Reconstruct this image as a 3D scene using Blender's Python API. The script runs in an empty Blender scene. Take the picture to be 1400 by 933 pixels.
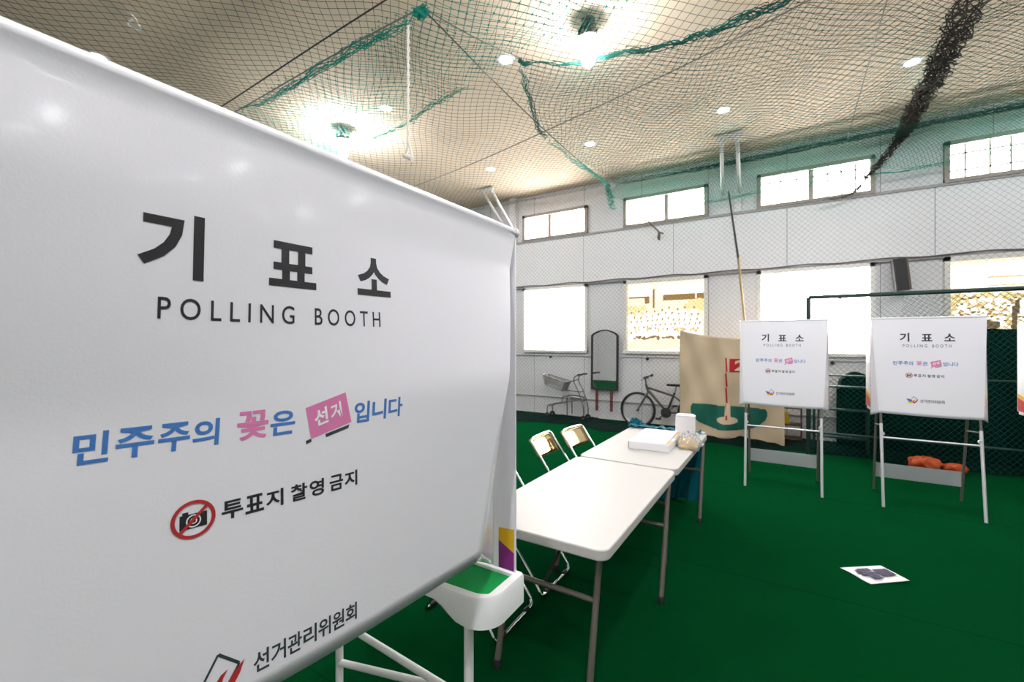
import bpy, math, random
from mathutils import Vector, Matrix
random.seed(7)
C = bpy.context.scene.collection
PI = math.pi

# ------------------------------------------------------------------ camera, world, exposure
cam_d = bpy.data.cameras.new('camera'); cam = bpy.data.objects.new('camera', cam_d); C.objects.link(cam)
cam.location = (0, 0, 1.62); cam.rotation_euler = (PI/2, 0, math.radians(32.07))
cam_d.sensor_width = 36; cam_d.lens = 600/1400*36; cam_d.clip_start = .02; cam_d.clip_end = 200
cam_d.dof.use_dof = True; cam_d.dof.focus_distance = .95; cam_d.dof.aperture_fstop = 8
bpy.context.scene.camera = cam
VS = bpy.context.scene.view_settings
VS.view_transform = 'Standard'; VS.look = 'None'; VS.gamma = 1; VS.use_curve_mapping = False
VS.exposure = 0.0
W = bpy.data.worlds.new('sky'); bpy.context.scene.world = W; W.use_nodes = True
W.node_tree.nodes['Background'].inputs[0].default_value = (.9, .95, 1, 1)
W.node_tree.nodes['Background'].inputs[1].default_value = 2.0
LAMP_W = 10          # watts of each ceiling downlight
BULB_GLOW = 400      # radiance of the bare high-bay bulbs
PANE = 32.0           # brightness of the overexposed window panes
PRINT = 1.25         # brightness of the backlit photographs

# ------------------------------------------------------------------ materials
def mat(name, col, rough=.6, metal=0, var=0, vscale=8, bump=0, bscale=200, spec=.5, coat=0, trans=0, ior=1.45, sheen=0):
    m = bpy.data.materials.new(name); m.use_nodes = True; nt = m.node_tree; b = nt.nodes['Principled BSDF']
    b.inputs['Base Color'].default_value = (*col, 1); b.inputs['Roughness'].default_value = rough
    b.inputs['Metallic'].default_value = metal; b.inputs['Specular IOR Level'].default_value = spec
    b.inputs['Coat Weight'].default_value = coat; b.inputs['Coat Roughness'].default_value = .10; b.inputs['Transmission Weight'].default_value = trans
    b.inputs['IOR'].default_value = ior; b.inputs['Sheen Weight'].default_value = sheen
    tc = nt.nodes.new('ShaderNodeTexCoord')
    if var:
        n = nt.nodes.new('ShaderNodeTexNoise'); n.inputs['Scale'].default_value = vscale; n.inputs['Detail'].default_value = 5
        nt.links.new(tc.outputs['Object'], n.inputs['Vector'])
        mx = nt.nodes.new('ShaderNodeMix'); mx.data_type = 'RGBA'
        mx.inputs[6].default_value = (*[c*(1-var) for c in col], 1); mx.inputs[7].default_value = (*[min(1, c*(1+var)) for c in col], 1)
        nt.links.new(n.outputs['Fac'], mx.inputs[0]); nt.links.new(mx.outputs[2], b.inputs['Base Color'])
    if bump:
        n = nt.nodes.new('ShaderNodeTexNoise'); n.inputs['Scale'].default_value = bscale; n.inputs['Detail'].default_value = 3
        nt.links.new(tc.outputs['Object'], n.inputs['Vector'])
        bp = nt.nodes.new('ShaderNodeBump'); bp.inputs['Strength'].default_value = bump; bp.inputs['Distance'].default_value = .01
        nt.links.new(n.outputs['Fac'], bp.inputs['Height']); nt.links.new(bp.outputs[0], b.inputs['Normal'])
    return m
def carpet():
    m = mat('green_carpet', (.0008, .030, .0085), 1, var=.14, vscale=3, bump=.4, bscale=600, spec=0, sheen=.12)
    b = m.node_tree.nodes['Principled BSDF']; b.inputs['Sheen Tint'].default_value = (.02, .62, .18, 1); b.inputs['Sheen Roughness'].default_value = .45
    return m
def emit(name, col, s):
    m = bpy.data.materials.new(name); m.use_nodes = True; nt = m.node_tree; nt.nodes.clear()
    e = nt.nodes.new('ShaderNodeEmission'); e.inputs[0].default_value = (*col, 1); e.inputs[1].default_value = s
    o = nt.nodes.new('ShaderNodeOutputMaterial'); nt.links.new(e.outputs[0], o.inputs[0]); return m

def panel_wall(name, col, pitch):
    """white sheet cladding with thin vertical joints every `pitch` metres"""
    m = mat(name, col, .55, var=.05, vscale=1.6); nt = m.node_tree; b = nt.nodes['Principled BSDF']
    tc = nt.nodes.new('ShaderNodeTexCoord'); sx = nt.nodes.new('ShaderNodeSeparateXYZ'); nt.links.new(tc.outputs['Object'], sx.inputs[0])
    md = nt.nodes.new('ShaderNodeMath'); md.operation = 'PINGPONG'; md.inputs[1].default_value = pitch/2
    nt.links.new(sx.outputs[0], md.inputs[0])
    lt = nt.nodes.new('ShaderNodeMath'); lt.operation = 'LESS_THAN'; lt.inputs[1].default_value = .005; nt.links.new(md.outputs[0], lt.inputs[0])
    src = b.inputs['Base Color'].links[0].from_socket
    mx = nt.nodes.new('ShaderNodeMix'); mx.data_type = 'RGBA'; mx.inputs[7].default_value = (.3, .3, .3, 1)
    nt.links.new(lt.outputs[0], mx.inputs[0]); nt.links.new(src, mx.inputs[6]); nt.links.new(mx.outputs[2], b.inputs['Base Color'])
    return m

M = dict(
 wall=panel_wall('wall_cladding', (.76, .76, .78), 1.22), band=panel_wall('band_cladding', (.85, .85, .87), 1.83),
 ceiling=mat('ceiling_board', (.84, .70, .54), .8, var=.04, vscale=.8),
 floor=carpet(),
 seam=mat('carpet_seam', (.001, .03, .010), 1, spec=0),
 ledge=mat('ledge_metal', (.42, .41, .40), .6, var=.25, vscale=12),
 dirt=mat('cable_dirty', (.13, .11, .10), .8),
 frame=mat('bronze_window_frame', (.33, .27, .23), .45), wframe=mat('white_window_frame', (.78, .76, .72), .5),
 pane=emit('daylit_pane', (1, .97, .93), PANE),
 trim=mat('lamp_trim', (.85, .85, .83), .4), glow=emit('lamp_glow', (1, .98, .95), 14), bulbglow=emit('bulb_glow', (.96, .965, 1), BULB_GLOW), bulbdim=emit('bulb_glow_dim', (.98, .97, 1), BULB_GLOW*.4), bulbadded=emit('added_bulb_glow', (.965, .965, 1), BULB_GLOW*1.55),
 lampdark=mat('lamp_socket', (.10, .11, .10), .5), white_steel=mat('white_steel', (.72, .72, .70), .4),
 net=mat('black_netting', (.030, .026, .020), .8, spec=.2), netwall=mat('grey_netting', (.12, .12, .13), .8, spec=.2),
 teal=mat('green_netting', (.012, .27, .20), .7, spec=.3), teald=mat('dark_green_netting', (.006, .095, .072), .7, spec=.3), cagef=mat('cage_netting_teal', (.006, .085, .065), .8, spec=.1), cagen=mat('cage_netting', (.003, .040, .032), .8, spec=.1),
 rope=mat('white_rope', (.70, .68, .62), .8), wire=mat('steel_wire', (.20, .19, .16), .5), dwire=mat('dark_wire', (.05, .045, .04), .6),
 cloth=mat('booth_vinyl', (.82, .815, .88), .26, bump=.03, bscale=260, spec=.5, coat=.6),
 board=mat('white_plastic_board', (.80, .79, .83), .35), plast=mat('white_moulded_plastic', (.80, .82, .83), .28),
 matt=mat('green_writing_mat', (.002, .30, .065), .6, spec=.2), wtube=mat('white_tube', (.74, .76, .75), .3),
 ink=mat('black_ink', (.022, .022, .026), .45), ink2=mat('grey_ink', (.035, .05, .055), .45), blue=mat('blue_ink', (.055, .18, .50), .45), pink=mat('pink_ink', (.66, .20, .42), .45),
 paper=mat('white_ink', (.85, .84, .86), .5), red=mat('red_ink', (.42, .030, .035), .45), sblue=mat('emblem_blue', (.03, .13, .42), .45),
 sgreen=mat('emblem_green', (.01, .16, .10), .45), syel=mat('emblem_yellow', (.75, .48, .02), .45), purple=mat('purple_print', (.22, .020, .20), .4), yellow=mat('yellow_print', (.72, .42, .01), .4),
 chrome=mat('chrome', (.78, .79, .80), .12, 1), brightalu=mat('bright_aluminium', (.80, .81, .84), .35, .55), kick=mat('grey_board', (.34, .37, .38), .5), gold=mat('golden_vinyl', (.62, .46, .24), .06, 1), seat=mat('seat_vinyl', (.09, .06, .03), .35),
 rubber=mat('black_rubber', (.015, .015, .016), .6), table=mat('white_table_plastic', (.53, .52, .51), .5, bump=.03, bscale=900),
 tleg=mat('grey_brown_steel', (.16, .145, .125), .4, .3), tdark=mat('dark_steel', (.05, .05, .05), .45, .4),
 ppaper=mat('paper_white', (.83, .82, .85), .7), tan=mat('kraft_card', (.62, .46, .24), .7), lilac=mat('lilac_paper', (.77, .74, .86), .7),
 film=mat('clear_film', (.95, .96, .97), .12, trans=.88, ior=1.08), bluefilm=mat('blue_plastic', (.008, .13, .19), .4, trans=.1, ior=1.1), lbluefilm=mat('pale_blue_plastic', (.50, .68, .82), .3, trans=.3, ior=1.1),
 banner=mat('beige_canvas', (.53, .42, .29), .85, var=.05, vscale=3, bump=.2, bscale=500), bgreen=mat('banner_green', (.004, .10, .070), .8), bred=mat('banner_red', (.36, .012, .018), .8), bcream=mat('banner_cream', (.60, .46, .33), .85),
 bike=mat('dark_bike_paint', (.085, .068, .055), .3, .3), alu=mat('brushed_alloy', (.42, .42, .42), .35, 1), walker=mat('grey_walker_tube', (.13, .13, .13), .4, .5), basket=mat('grey_wire_basket', (.20, .195, .19), .6),
 mirror=mat('mirror_glass', (.85, .87, .86), .02, 1), mframe=mat('dark_wood', (.022, .018, .016), .4), strap=mat('red_brown_wood', (.15, .035, .022), .6),
 pole=mat('bamboo_tan', (.40, .27, .13), .6), poled=mat('dark_pole', (.05, .045, .04), .6), gpipe=mat('green_pipe', (.006, .030, .024), .5), tarp=mat('dark_green_tarp', (.0016, .011, .008), .95, var=.3, vscale=6, bump=.4, bscale=30, spec=.08),
 speaker=mat('black_cabinet', (.018, .017, .017), .5), spbrown=mat('brown_cabinet', (.12, .09, .07), .6),
 shelf=mat('brown_wood', (.10, .07, .045), .7), ypack=mat('yellow_pack', (.45, .33, .01), .6), orange=mat('orange_plastic', (.50, .075, .012), .6), crate=mat('dim_green_crate', (.006, .028, .024), .7),
 navy=mat('navy_ink', (.03, .025, .07), .7),
 ph1=emit('print_cream', (1, .90, .66), PRINT*1.05), ph2=emit('print_pale', (1, .96, .86), PRINT*1.5), ph3=emit('print_brown', (.36, .22, .085), PRINT*.9), ph4=emit('print_tan', (.85, .60, .27), PRINT*.95), ph5=emit('print_white', (1, 1, .98), PRINT*1.8), ph6=emit('print_dark', (.20, .14, .07), PRINT*.9), ph7=emit('print_gold', (1, .80, .40), PRINT*.95),
)

# ------------------------------------------------------------------ mesh helpers
class MB:
    def __init__(s): s.v = []; s.f = []; s.mi = []; s.cur = 0
    def quad_faces(s, base, fs):
        for f in fs: s.f.append([base+i for i in f]); s.mi.append(s.cur)
    def box(s, x0, y0, z0, x1, y1, z1, mx=None):
        b = len(s.v); P = [(x0,y0,z0),(x1,y0,z0),(x1,y1,z0),(x0,y1,z0),(x0,y0,z1),(x1,y0,z1),(x1,y1,z1),(x0,y1,z1)]
        if mx: P = [tuple(mx @ Vector(p)) for p in P]
        s.v += P; s.quad_faces(b, [(0,3,2,1),(4,5,6,7),(0,1,5,4),(1,2,6,5),(2,3,7,6),(3,0,4,7)]); return s
    def tube(s, pts, r, n=10, closed=False, cap=True):
        pts = [Vector(p) for p in pts]; N = len(pts); rs = r if isinstance(r, (list, tuple)) else [r]*N; b = len(s.v); ref = None
        for i, p in enumerate(pts):
            if closed: t = pts[(i+1) % N]-pts[i-1]
            else: t = pts[min(i+1, N-1)]-pts[max(i-1, 0)]
            if t.length < 1e-9: t = Vector((0, 0, 1))
            t.normalize()
            if ref is None:
                ref = Vector((0, 0, 1)) if abs(t.z) < .9 else Vector((1, 0, 0))
            a = ref - t*ref.dot(t)
            if a.length < 1e-6: a = t.orthogonal()
            a.normalize(); ref = a; c = t.cross(a)
            for k in range(n):
                an = 2*PI*k/n; s.v.append(tuple(p + (a*math.cos(an)+c*math.sin(an))*rs[i]))
        for i in range(N if closed else N-1):
            for k in range(n):
                A = i*n+k; B = i*n+(k+1) % n; D = ((i+1) % N)*n+k; E2 = ((i+1) % N)*n+(k+1) % n
                s.quad_faces(b, [(A, B, E2, D)])
        if cap and not closed:
            s.quad_faces(b, [tuple(range(n-1, -1, -1)), tuple((N-1)*n+k for k in range(n))])
        return s
    def lathe(s, prof, n=24, o=(0,0,0), axis='z'):
        b = len(s.v); m = len(prof)
        for r, h in prof:
            for k in range(n):
                a = 2*PI*k/n; x, y = r*math.cos(a), r*math.sin(a)
                p = {'z': (x, y, h), 'y': (x, h, y), 'x': (h, x, y)}[axis]; s.v.append((p[0]+o[0], p[1]+o[1], p[2]+o[2]))
        for i in range(m-1):
            for k in range(n): s.quad_faces(b, [(i*n+k, i*n+(k+1) % n, (i+1)*n+(k+1) % n, (i+1)*n+k)])
        s.quad_faces(b, [tuple(range(n-1, -1, -1)), tuple((m-1)*n+k for k in range(n))]); return s
    def prism(s, poly, fn0, fn1):
        """extrude a 2-D polygon between two maps of it into space"""
        b = len(s.v); n = len(poly); s.v += [tuple(fn0(*p)) for p in poly]+[tuple(fn1(*p)) for p in poly]
        s.quad_faces(b, [tuple(range(n-1, -1, -1)), tuple(range(n, 2*n))]+[(i, (i+1) % n, n+(i+1) % n, n+i) for i in range(n)]); return s
    def poly(s, pts):
        b = len(s.v); s.v += [tuple(p) for p in pts]; s.quad_faces(b, [tuple(range(len(pts)))]); return s
    def grid(s, fn, nu, nv):
        b = len(s.v)
        for j in range(nv+1):
            for i in range(nu+1): s.v.append(tuple(fn(i/nu, j/nv)))
        for j in range(nv):
            for i in range(nu): a = j*(nu+1)+i; s.quad_faces(b, [(b*0+a, a+1, a+nu+2, a+nu+1)])
        return s
    def ball(s, o, rx, ry, rz, n=14):
        m = n//2; b = len(s.v)
        for j in range(1, m):
            for k in range(n):
                t = PI*j/m; a = 2*PI*k/n; s.v.append((o[0]+rx*math.sin(t)*math.cos(a), o[1]+ry*math.sin(t)*math.sin(a), o[2]+rz*math.cos(t)))
        for j in range(m-2):
            for k in range(n): s.quad_faces(b, [(j*n+k, (j+1)*n+k, (j+1)*n+(k+1) % n, j*n+(k+1) % n)])
        s.quad_faces(b, [tuple(range(n)), tuple((m-2)*n+k for k in range(n-1, -1, -1))]); return s
    def build(s, name, m, parent=None, smooth=False, bevel=0, solid=0, seg=2):
        me = bpy.data.meshes.new(name); me.from_pydata(s.v, [], s.f)
        for x in (m if isinstance(m, (list, tuple)) else [m]): me.materials.append(x)
        if isinstance(m, (list, tuple)): me.polygons.foreach_set('material_index', s.mi)
        if smooth: me.polygons.foreach_set('use_smooth', [True]*len(me.polygons)); 
        me.update()
        o = bpy.data.objects.new(name, me); C.objects.link(o)
        if smooth:
            try: me.set_sharp_from_angle(angle=math.radians(38))
            except Exception: pass
        if parent: o.parent = parent
        if solid:
            q = o.modifiers.new('thickness', 'SOLIDIFY'); q.thickness = solid; q.offset = 0
        if bevel:
            q = o.modifiers.new('bevel', 'BEVEL'); q.width = bevel; q.segments = seg; q.limit_method = 'ANGLE'; q.angle_limit = math.radians(40)
        return o

def thing(name, label, cat, loc=(0,0,0), rz=0, group=None):
    o = bpy.data.objects.new(name, None); C.objects.link(o); o.location = loc; o.rotation_euler = (0, 0, rz); o.empty_display_size = .1
    return tag(o, label, cat, group)
def tag(o, label, cat, group=None, kind=None):
    o['label'] = label; o['category'] = cat
    if group: o['group'] = group
    if kind: o['kind'] = kind
    return o
def struct(o, label=None, cat=None):
    o['kind'] = 'structure'
    if label: o['label'] = label
    if cat: o['category'] = cat
    return o
def dup(root, loc, label, rz=None, group=None):
    r = root.copy(); C.objects.link(r); r.location = loc; r['label'] = label
    if rz is not None: r.rotation_euler = (0, 0, rz)
    if group: r['group'] = group
    for ch in root.children:
        c = ch.copy(); C.objects.link(c); c.parent = r
        for g in ch.children:
            d = g.copy(); C.objects.link(d); d.parent = c
    return r
def arc(cx, cy, r, a0, a1, n=8):
    return [(cx+r*math.cos(math.radians(a0+(a1-a0)*i/n)), cy+r*math.sin(math.radians(a0+(a1-a0)*i/n))) for i in range(n+1)]
def rrect(x0, y0, x1, y1, r, n=6):
    return arc(x1-r, y0+r, r, -90, 0, n)+arc(x1-r, y1-r, r, 0, 90, n)+arc(x0+r, y1-r, r, 90, 180, n)+arc(x0+r, y0+r, r, 180, 270, n)
def smoothpath(pts, n=6):
    """Catmull-Rom through the points"""
    P = [Vector(p) for p in pts]; out = []
    for i in range(len(P)-1):
        a, b, c, d = P[max(i-1, 0)], P[i], P[i+1], P[min(i+2, len(P)-1)]
        for k in range(n):
            t = k/n; out.append(.5*((2*b)+(c-a)*t+(2*a-5*b+4*c-d)*t*t+(3*b-a-3*c+d)*t**3))
    out.append(P[-1]); return out

# ------------------------------------------------------------------ room shell
YW = 8.75; ZC = 4.93
f = struct(MB().box(-12, -5, -.1, 13, YW+.2, 0).build('floor', M['floor']), 'green carpet floor of the indoor practice hall', 'floor')
struct(MB().box(-12, -5, ZC, 13, YW+.2, ZC+.1).build('ceiling', M['ceiling']), 'cream ceiling above the netting', 'ceiling')
sm = MB()
for y in (1.31, 3.41, 5.52): sm.box(-12, y-.0025, 0, 13, y+.0025, .0012)
struct(sm.build('trim_6', M['seam']), 'dark joints between the carpet rolls', 'carpet joint')
struct(MB().box(-12.15, -5, 0, -12, YW+.2, ZC).build('wall_left', M['wall']), 'end wall beyond the front booth', 'wall')
struct(MB().box(13, -5, 0, 13.15, YW+.2, ZC).build('wall_right', M['wall']), 'end wall beyond the booths', 'wall')
struct(MB().box(-12, -5.15, 0, 13, -5, ZC).build('wall_back', M['wall']), 'wall behind the viewer', 'wall')
WX = [(-5.12, -3.60), (-2.76, -1.255), (-.41, 1.12), (1.955, 3.46)]
ZL0, ZL1, ZU0, ZU1 = 1.41, 2.80, 3.93, 4.46
xs = sorted(set([-12, 13]+[x for w in WX for x in w])); zs = [0, ZL0, ZL1, ZU0, ZU1, ZC]
wl = MB()
for j in range(5):
    if j in (1, 3):
        for i in range(len(xs)-1):
            if (xs[i], xs[i+1]) not in WX: wl.box(xs[i], YW, zs[j], xs[i+1], YW+.2, zs[j+1])
    else: wl.box(-12, YW, zs[j], 13, YW+.2, zs[j+1])
struct(wl.build('wall_far', M['wall']), 'white clad wall with two rows of windows', 'wall')
struct(MB().box(-12, YW-.05, 2.86, 13, YW, 3.86).build('trim_1', M['band']), 'white cladding band between the two window rows', 'wall band')
struct(MB().box(-12, YW-.08, 3.86, 13, YW, 3.90).build('trim_2', M['ledge']), 'narrow grey ledge under the upper windows', 'ledge')
struct(MB().box(-12, YW-.07, 2.825, 13, YW, 2.86).build('trim_3', M['ledge']), 'grey ledge over the lower windows', 'ledge')
struct(MB().box(-12, YW-.045, 1.30, 13, YW, 1.325).build('trim_4', M['wall']), 'thin sill rail under the lower windows', 'ledge')
struct(MB().box(-12, YW-.03, .375, 13, YW, .39).build('trim_5', M['ledge']), 'low rail along the foot of the wall', 'rail')
struct(MB().box(-5.47, YW-.14, 3.90, -5.30, YW, ZC).box(-.78, YW-.10, 3.90, -.68, YW, ZC).build('trim_7', M['band']), 'white pilasters behind the knee braces', 'pilaster')

def window(n, x0, x1, z0, z1, fm, label, mull, pane=True, grid=None):
    w = thing('window_%d' % n, label, 'window', ((x0+x1)/2, YW, z0)); struct(w)
    hw = (x1-x0)/2; h = z1-z0; t = .062
    fr = MB().box(-hw-.03, -.085, -.03, -hw+t-.03, .06, h+.03).box(hw-t+.03, -.085, -.03, hw+.03, .06, h+.03).box(-hw-.03, -.085, h-t+.03, hw+.03, .06, h+.03).box(-hw-.03, -.10, -.04, hw+.03, .06, .015)
    fr.build('window_frame', fm, w)
    if mull:
        MB().box(-.035+mull, -.03, .01, .035+mull, .03, h-.01).build('meeting_stile', fm, w)
    if grid:
        g = MB()
        for gx in grid[0]: g.box(gx-.010, -.01, .01, gx+.010, .02, h)
        for gz in grid[1]: g.box(-hw, -.01, gz-.010, hw, .02, gz+.010)
        g.build('glazing_bars', fm, w)
    if pane: MB().box(-hw+.01, .035, .01, hw-.01, .045, h-.01).build('pane', M['pane'], w)
    return w
window(1, *WX[0], ZU0, ZU1, M['frame'], 'upper sliding window nearest the knee brace by the booth rod', -.12)
window(2, *WX[1], ZU0, ZU1, M['frame'], 'upper sliding window with a cord tangled across its corner', .04)
window(3, *WX[2], ZU0, ZU1, M['frame'], 'upper window above the nearer end of the cage frame', -.02, grid=([-.6, -.45, -.22, .2, .38, .56], [.40]))
window(4, *WX[3], ZU0, ZU1, M['frame'], 'upper window beyond the gathered dark net', .05, grid=([-.55, -.3, -.1, .3, .5], [.38, .14]))
window(5, *WX[0], ZL0, ZL1, M['wframe'], 'blank white lower window above the grey walker', 0)
window(6, *WX[1], ZL0, ZL1, M['wframe'], 'lower window filled by a backlit team photograph', 0, pane=False)
window(7, *WX[2], ZL0, ZL1, M['wframe'], 'blank white lower window behind the cage frame', 0)
window(8, *WX[3], ZL0, ZL1, M['wframe'], 'lower window with a sepia print beyond the tilted speaker', 0, pane=False)

# ------------------------------------------------------------------ ceiling lamps
def downlight(loc, label, group):
    t = thing('ceiling_light', label, 'ceiling light', loc, 0, group)
    MB().lathe([(.075, -.004), (.105, -.006), (.112, -.001), (.112, 0)], 24).build('trim_ring', M['trim'], t, True)
    MB().lathe([(.0, -.007), (.076, -.008), (.076, -.003)], 24).build('diffuser', M['glow'], t)
    return t
def add_lamp(t):
    L = bpy.data.lights.new('downlight', 'AREA'); L.shape = 'DISK'; L.size = .16; L.energy = LAMP_W; L.color = (.98, .98, 1)
    o = bpy.data.objects.new('downlight', L); C.objects.link(o); o.parent = t; o.location = (0, 0, -.02)
    return o
named = {(-4.83, 6.93): 'round ceiling downlight closest to the knee brace near the rod end', (-2.80, 6.93): 'round ceiling downlight above the green net corner, toward the windows',
 (-.77, 6.93): 'round ceiling downlight above the wall brace by the pole', (1.26, 6.93): 'round ceiling downlight right beside the gathered dark net',
 (-4.83, 4.33): 'round ceiling downlight behind the hanging white rope', (-2.80, 4.33): 'round ceiling downlight beside the dark green net corner knot',
 (-6.86, 4.33): 'round ceiling downlight just peeking over the front booth rod', (-6.80, 1.77): 'round ceiling downlight above the rod, below the loose wire hook'}
first = None
for j, y in enumerate((1.77, 4.33, 6.93), 1):
    for i in range(-2, 9):
        x = -4.83+2.03*i
        if j == 1 and i == -1: x = -6.80
        key = (round(x, 2), y)
        lab = named.get(key); g = 'ceiling downlights in rows' if lab else 'ceiling downlights out of view'
        lab = lab or 'round ceiling downlight over the unseen part of the hall'
        if first is None: first = downlight((x, y, ZC), lab, g); t = first
        else: t = dup(first, (x, y, ZC), lab, group=g)
lampdata = None
for t in [o for o in C.objects if o.name.startswith('ceiling_light')]:
    if lampdata is None: lo = add_lamp(t); lampdata = lo.data
    else:
        o = bpy.data.objects.new('downlight', lampdata); C.objects.link(o); o.parent = t; o.location = (0, 0, -.02)
def bulb(loc, label, glow='bulbglow'):
    t = thing('hanging_bulb', label, 'hanging lamp', loc, 0, 'bare high-bay bulbs poking through the net')
    MB().lathe([(.07, 0), (.07, -.02), (.03, -.03), (.03, -.09), (.05, -.10), (.055, -.15), (.115, -.198), (.112, -.203), (.03, -.19)], 20).build('socket', M['lampdark'], t, True)  # rim flared out wide, shaped to keep the bulb's glare off the ceiling
    MB().lathe([(.035, -.185), (.06, -.21), (.072, -.27), (.072, -.40), (.06, -.45), (.03, -.475), (.0, -.48)], 20).build('bulb', M[glow], t, True)
    return t
bulb((-1.735, 4.25, ZC), 'bare hanging bulb above the dark green net corner', 'bulbdim')
bulb((.38, .20, ZC), 'added bare bulb straight above the viewer, out of view, lighting the foreground', 'bulbadded')  # unseen bulb, added to brighten the front booth cloth
for bx, by in ((2.37, 4.28), (.38, -1.85)): bulb((bx, by, ZC), 'added bare bulb over the unseen part of the hall, lighting the foreground', 'bulbadded' if by < 0 else 'bulbglow')  # further unseen bulbs continuing the pattern, added as extra light
bulb((-5.84, 4.38, ZC), 'bare hanging bulb low over the front booth rod')

# ------------------------------------------------------------------ knee braces
def brace(pa, pb, pc, pd, label):
    t = thing('knee_brace', label, 'brace', pb, 0, 'white steel knee braces from ceiling to wall')
    o = Vector(pb)
    for a, b in ((pa, pb), (pc, pd)): MB().tube([Vector(a)-o, Vector(b)-o], .032, 10).build('tube', M['white_steel'], t, True)
    a = (Vector(pa)+Vector(pc))/2-o
    MB().box(a.x-.2, a.y-.06, a.z-.015, a.x+.2, a.y+.06, a.z+.025).build('ceiling_plate', M['white_steel'], t, bevel=.004)
    return t
brace((-5.62, 7.75, 4.89), (-5.60, 8.64, 4.25), (-5.40, 7.76, 4.89), (-5.36, 8.64, 4.18), 'white two-tube knee brace seen over the front booth rod end')
brace((-.89, 7.74, 4.89), (-.98, 8.68, 4.25), (-.67, 7.80, 4.89), (-.71, 8.68, 4.22), 'white two-tube knee brace above the leaning pole')

# ------------------------------------------------------------------ polling booth prints
_gl = {}
def glyph(ch, bold=.02):
    if (ch, bold) not in _gl:
        c = bpy.data.curves.new('lettering', 'FONT'); c.body = ch; c.offset = bold; c.resolution_u = 4; c.fill_mode = 'FRONT'
        o = bpy.data.objects.new('lettering', c); C.objects.link(o); bpy.context.view_layer.update()
        me = bpy.data.meshes.new_from_object(o.evaluated_get(bpy.context.evaluated_depsgraph_get()))
        vs = [(v.co.x, v.co.y) for v in me.vertices]; fs = [tuple(p.vertices) for p in me.polygons]
        bpy.data.objects.remove(o); bpy.data.curves.remove(c); bpy.data.meshes.remove(me)
        x0 = min(v[0] for v in vs); x1 = max(v[0] for v in vs); y0 = min(v[1] for v in vs); y1 = max(v[1] for v in vs)
        _gl[(ch, bold)] = ([((x-x0)/max(1e-6, x1-x0), (y-y0)/max(1e-6, y1-y0)) for x, y in vs], fs)
    return _gl[(ch, bold)]
def put(mb, ch, u0, w0, u1, w1, bold=.02, shear=0, quad=None):
    """glyph ch into the cloth rectangle u0..u1 by w0 (top)..w1 (bottom); cloth coordinates"""
    vs, fs = glyph(ch, bold); b = len(mb.v)
    for x, y in vs:
        if quad:
            (a, c, d, e) = quad; p = [((1-x)*((1-y)*e[i]+y*a[i])+x*((1-y)*d[i]+y*c[i])) for i in (0, 1)]
            mb.v.append((p[0], p[1], 0))
        else: mb.v.append((u0+(u1-u0)*x+shear*(y-.5)*(w1-w0), w1+(w0-w1)*y, 0))
    for q in fs: mb.f.append([b+i for i in q]); mb.mi.append(mb.cur)
def uvpoly(mb, pts, lift=0):
    mb.poly([(u, w, lift) for u, w in pts])
def ring(mb, cu, cw, r0, r1, n=40, lift=0):
    for k in range(n):
        a, b = 2*PI*k/n, 2*PI*(k+1)/n
        uvpoly(mb, [(cu+r0*math.cos(a), cw+r0*math.sin(a)), (cu+r1*math.cos(a), cw+r1*math.sin(a)), (cu+r1*math.cos(b), cw+r1*math.sin(b)), (cu+r0*math.cos(b), cw+r0*math.sin(b))], lift)
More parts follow.
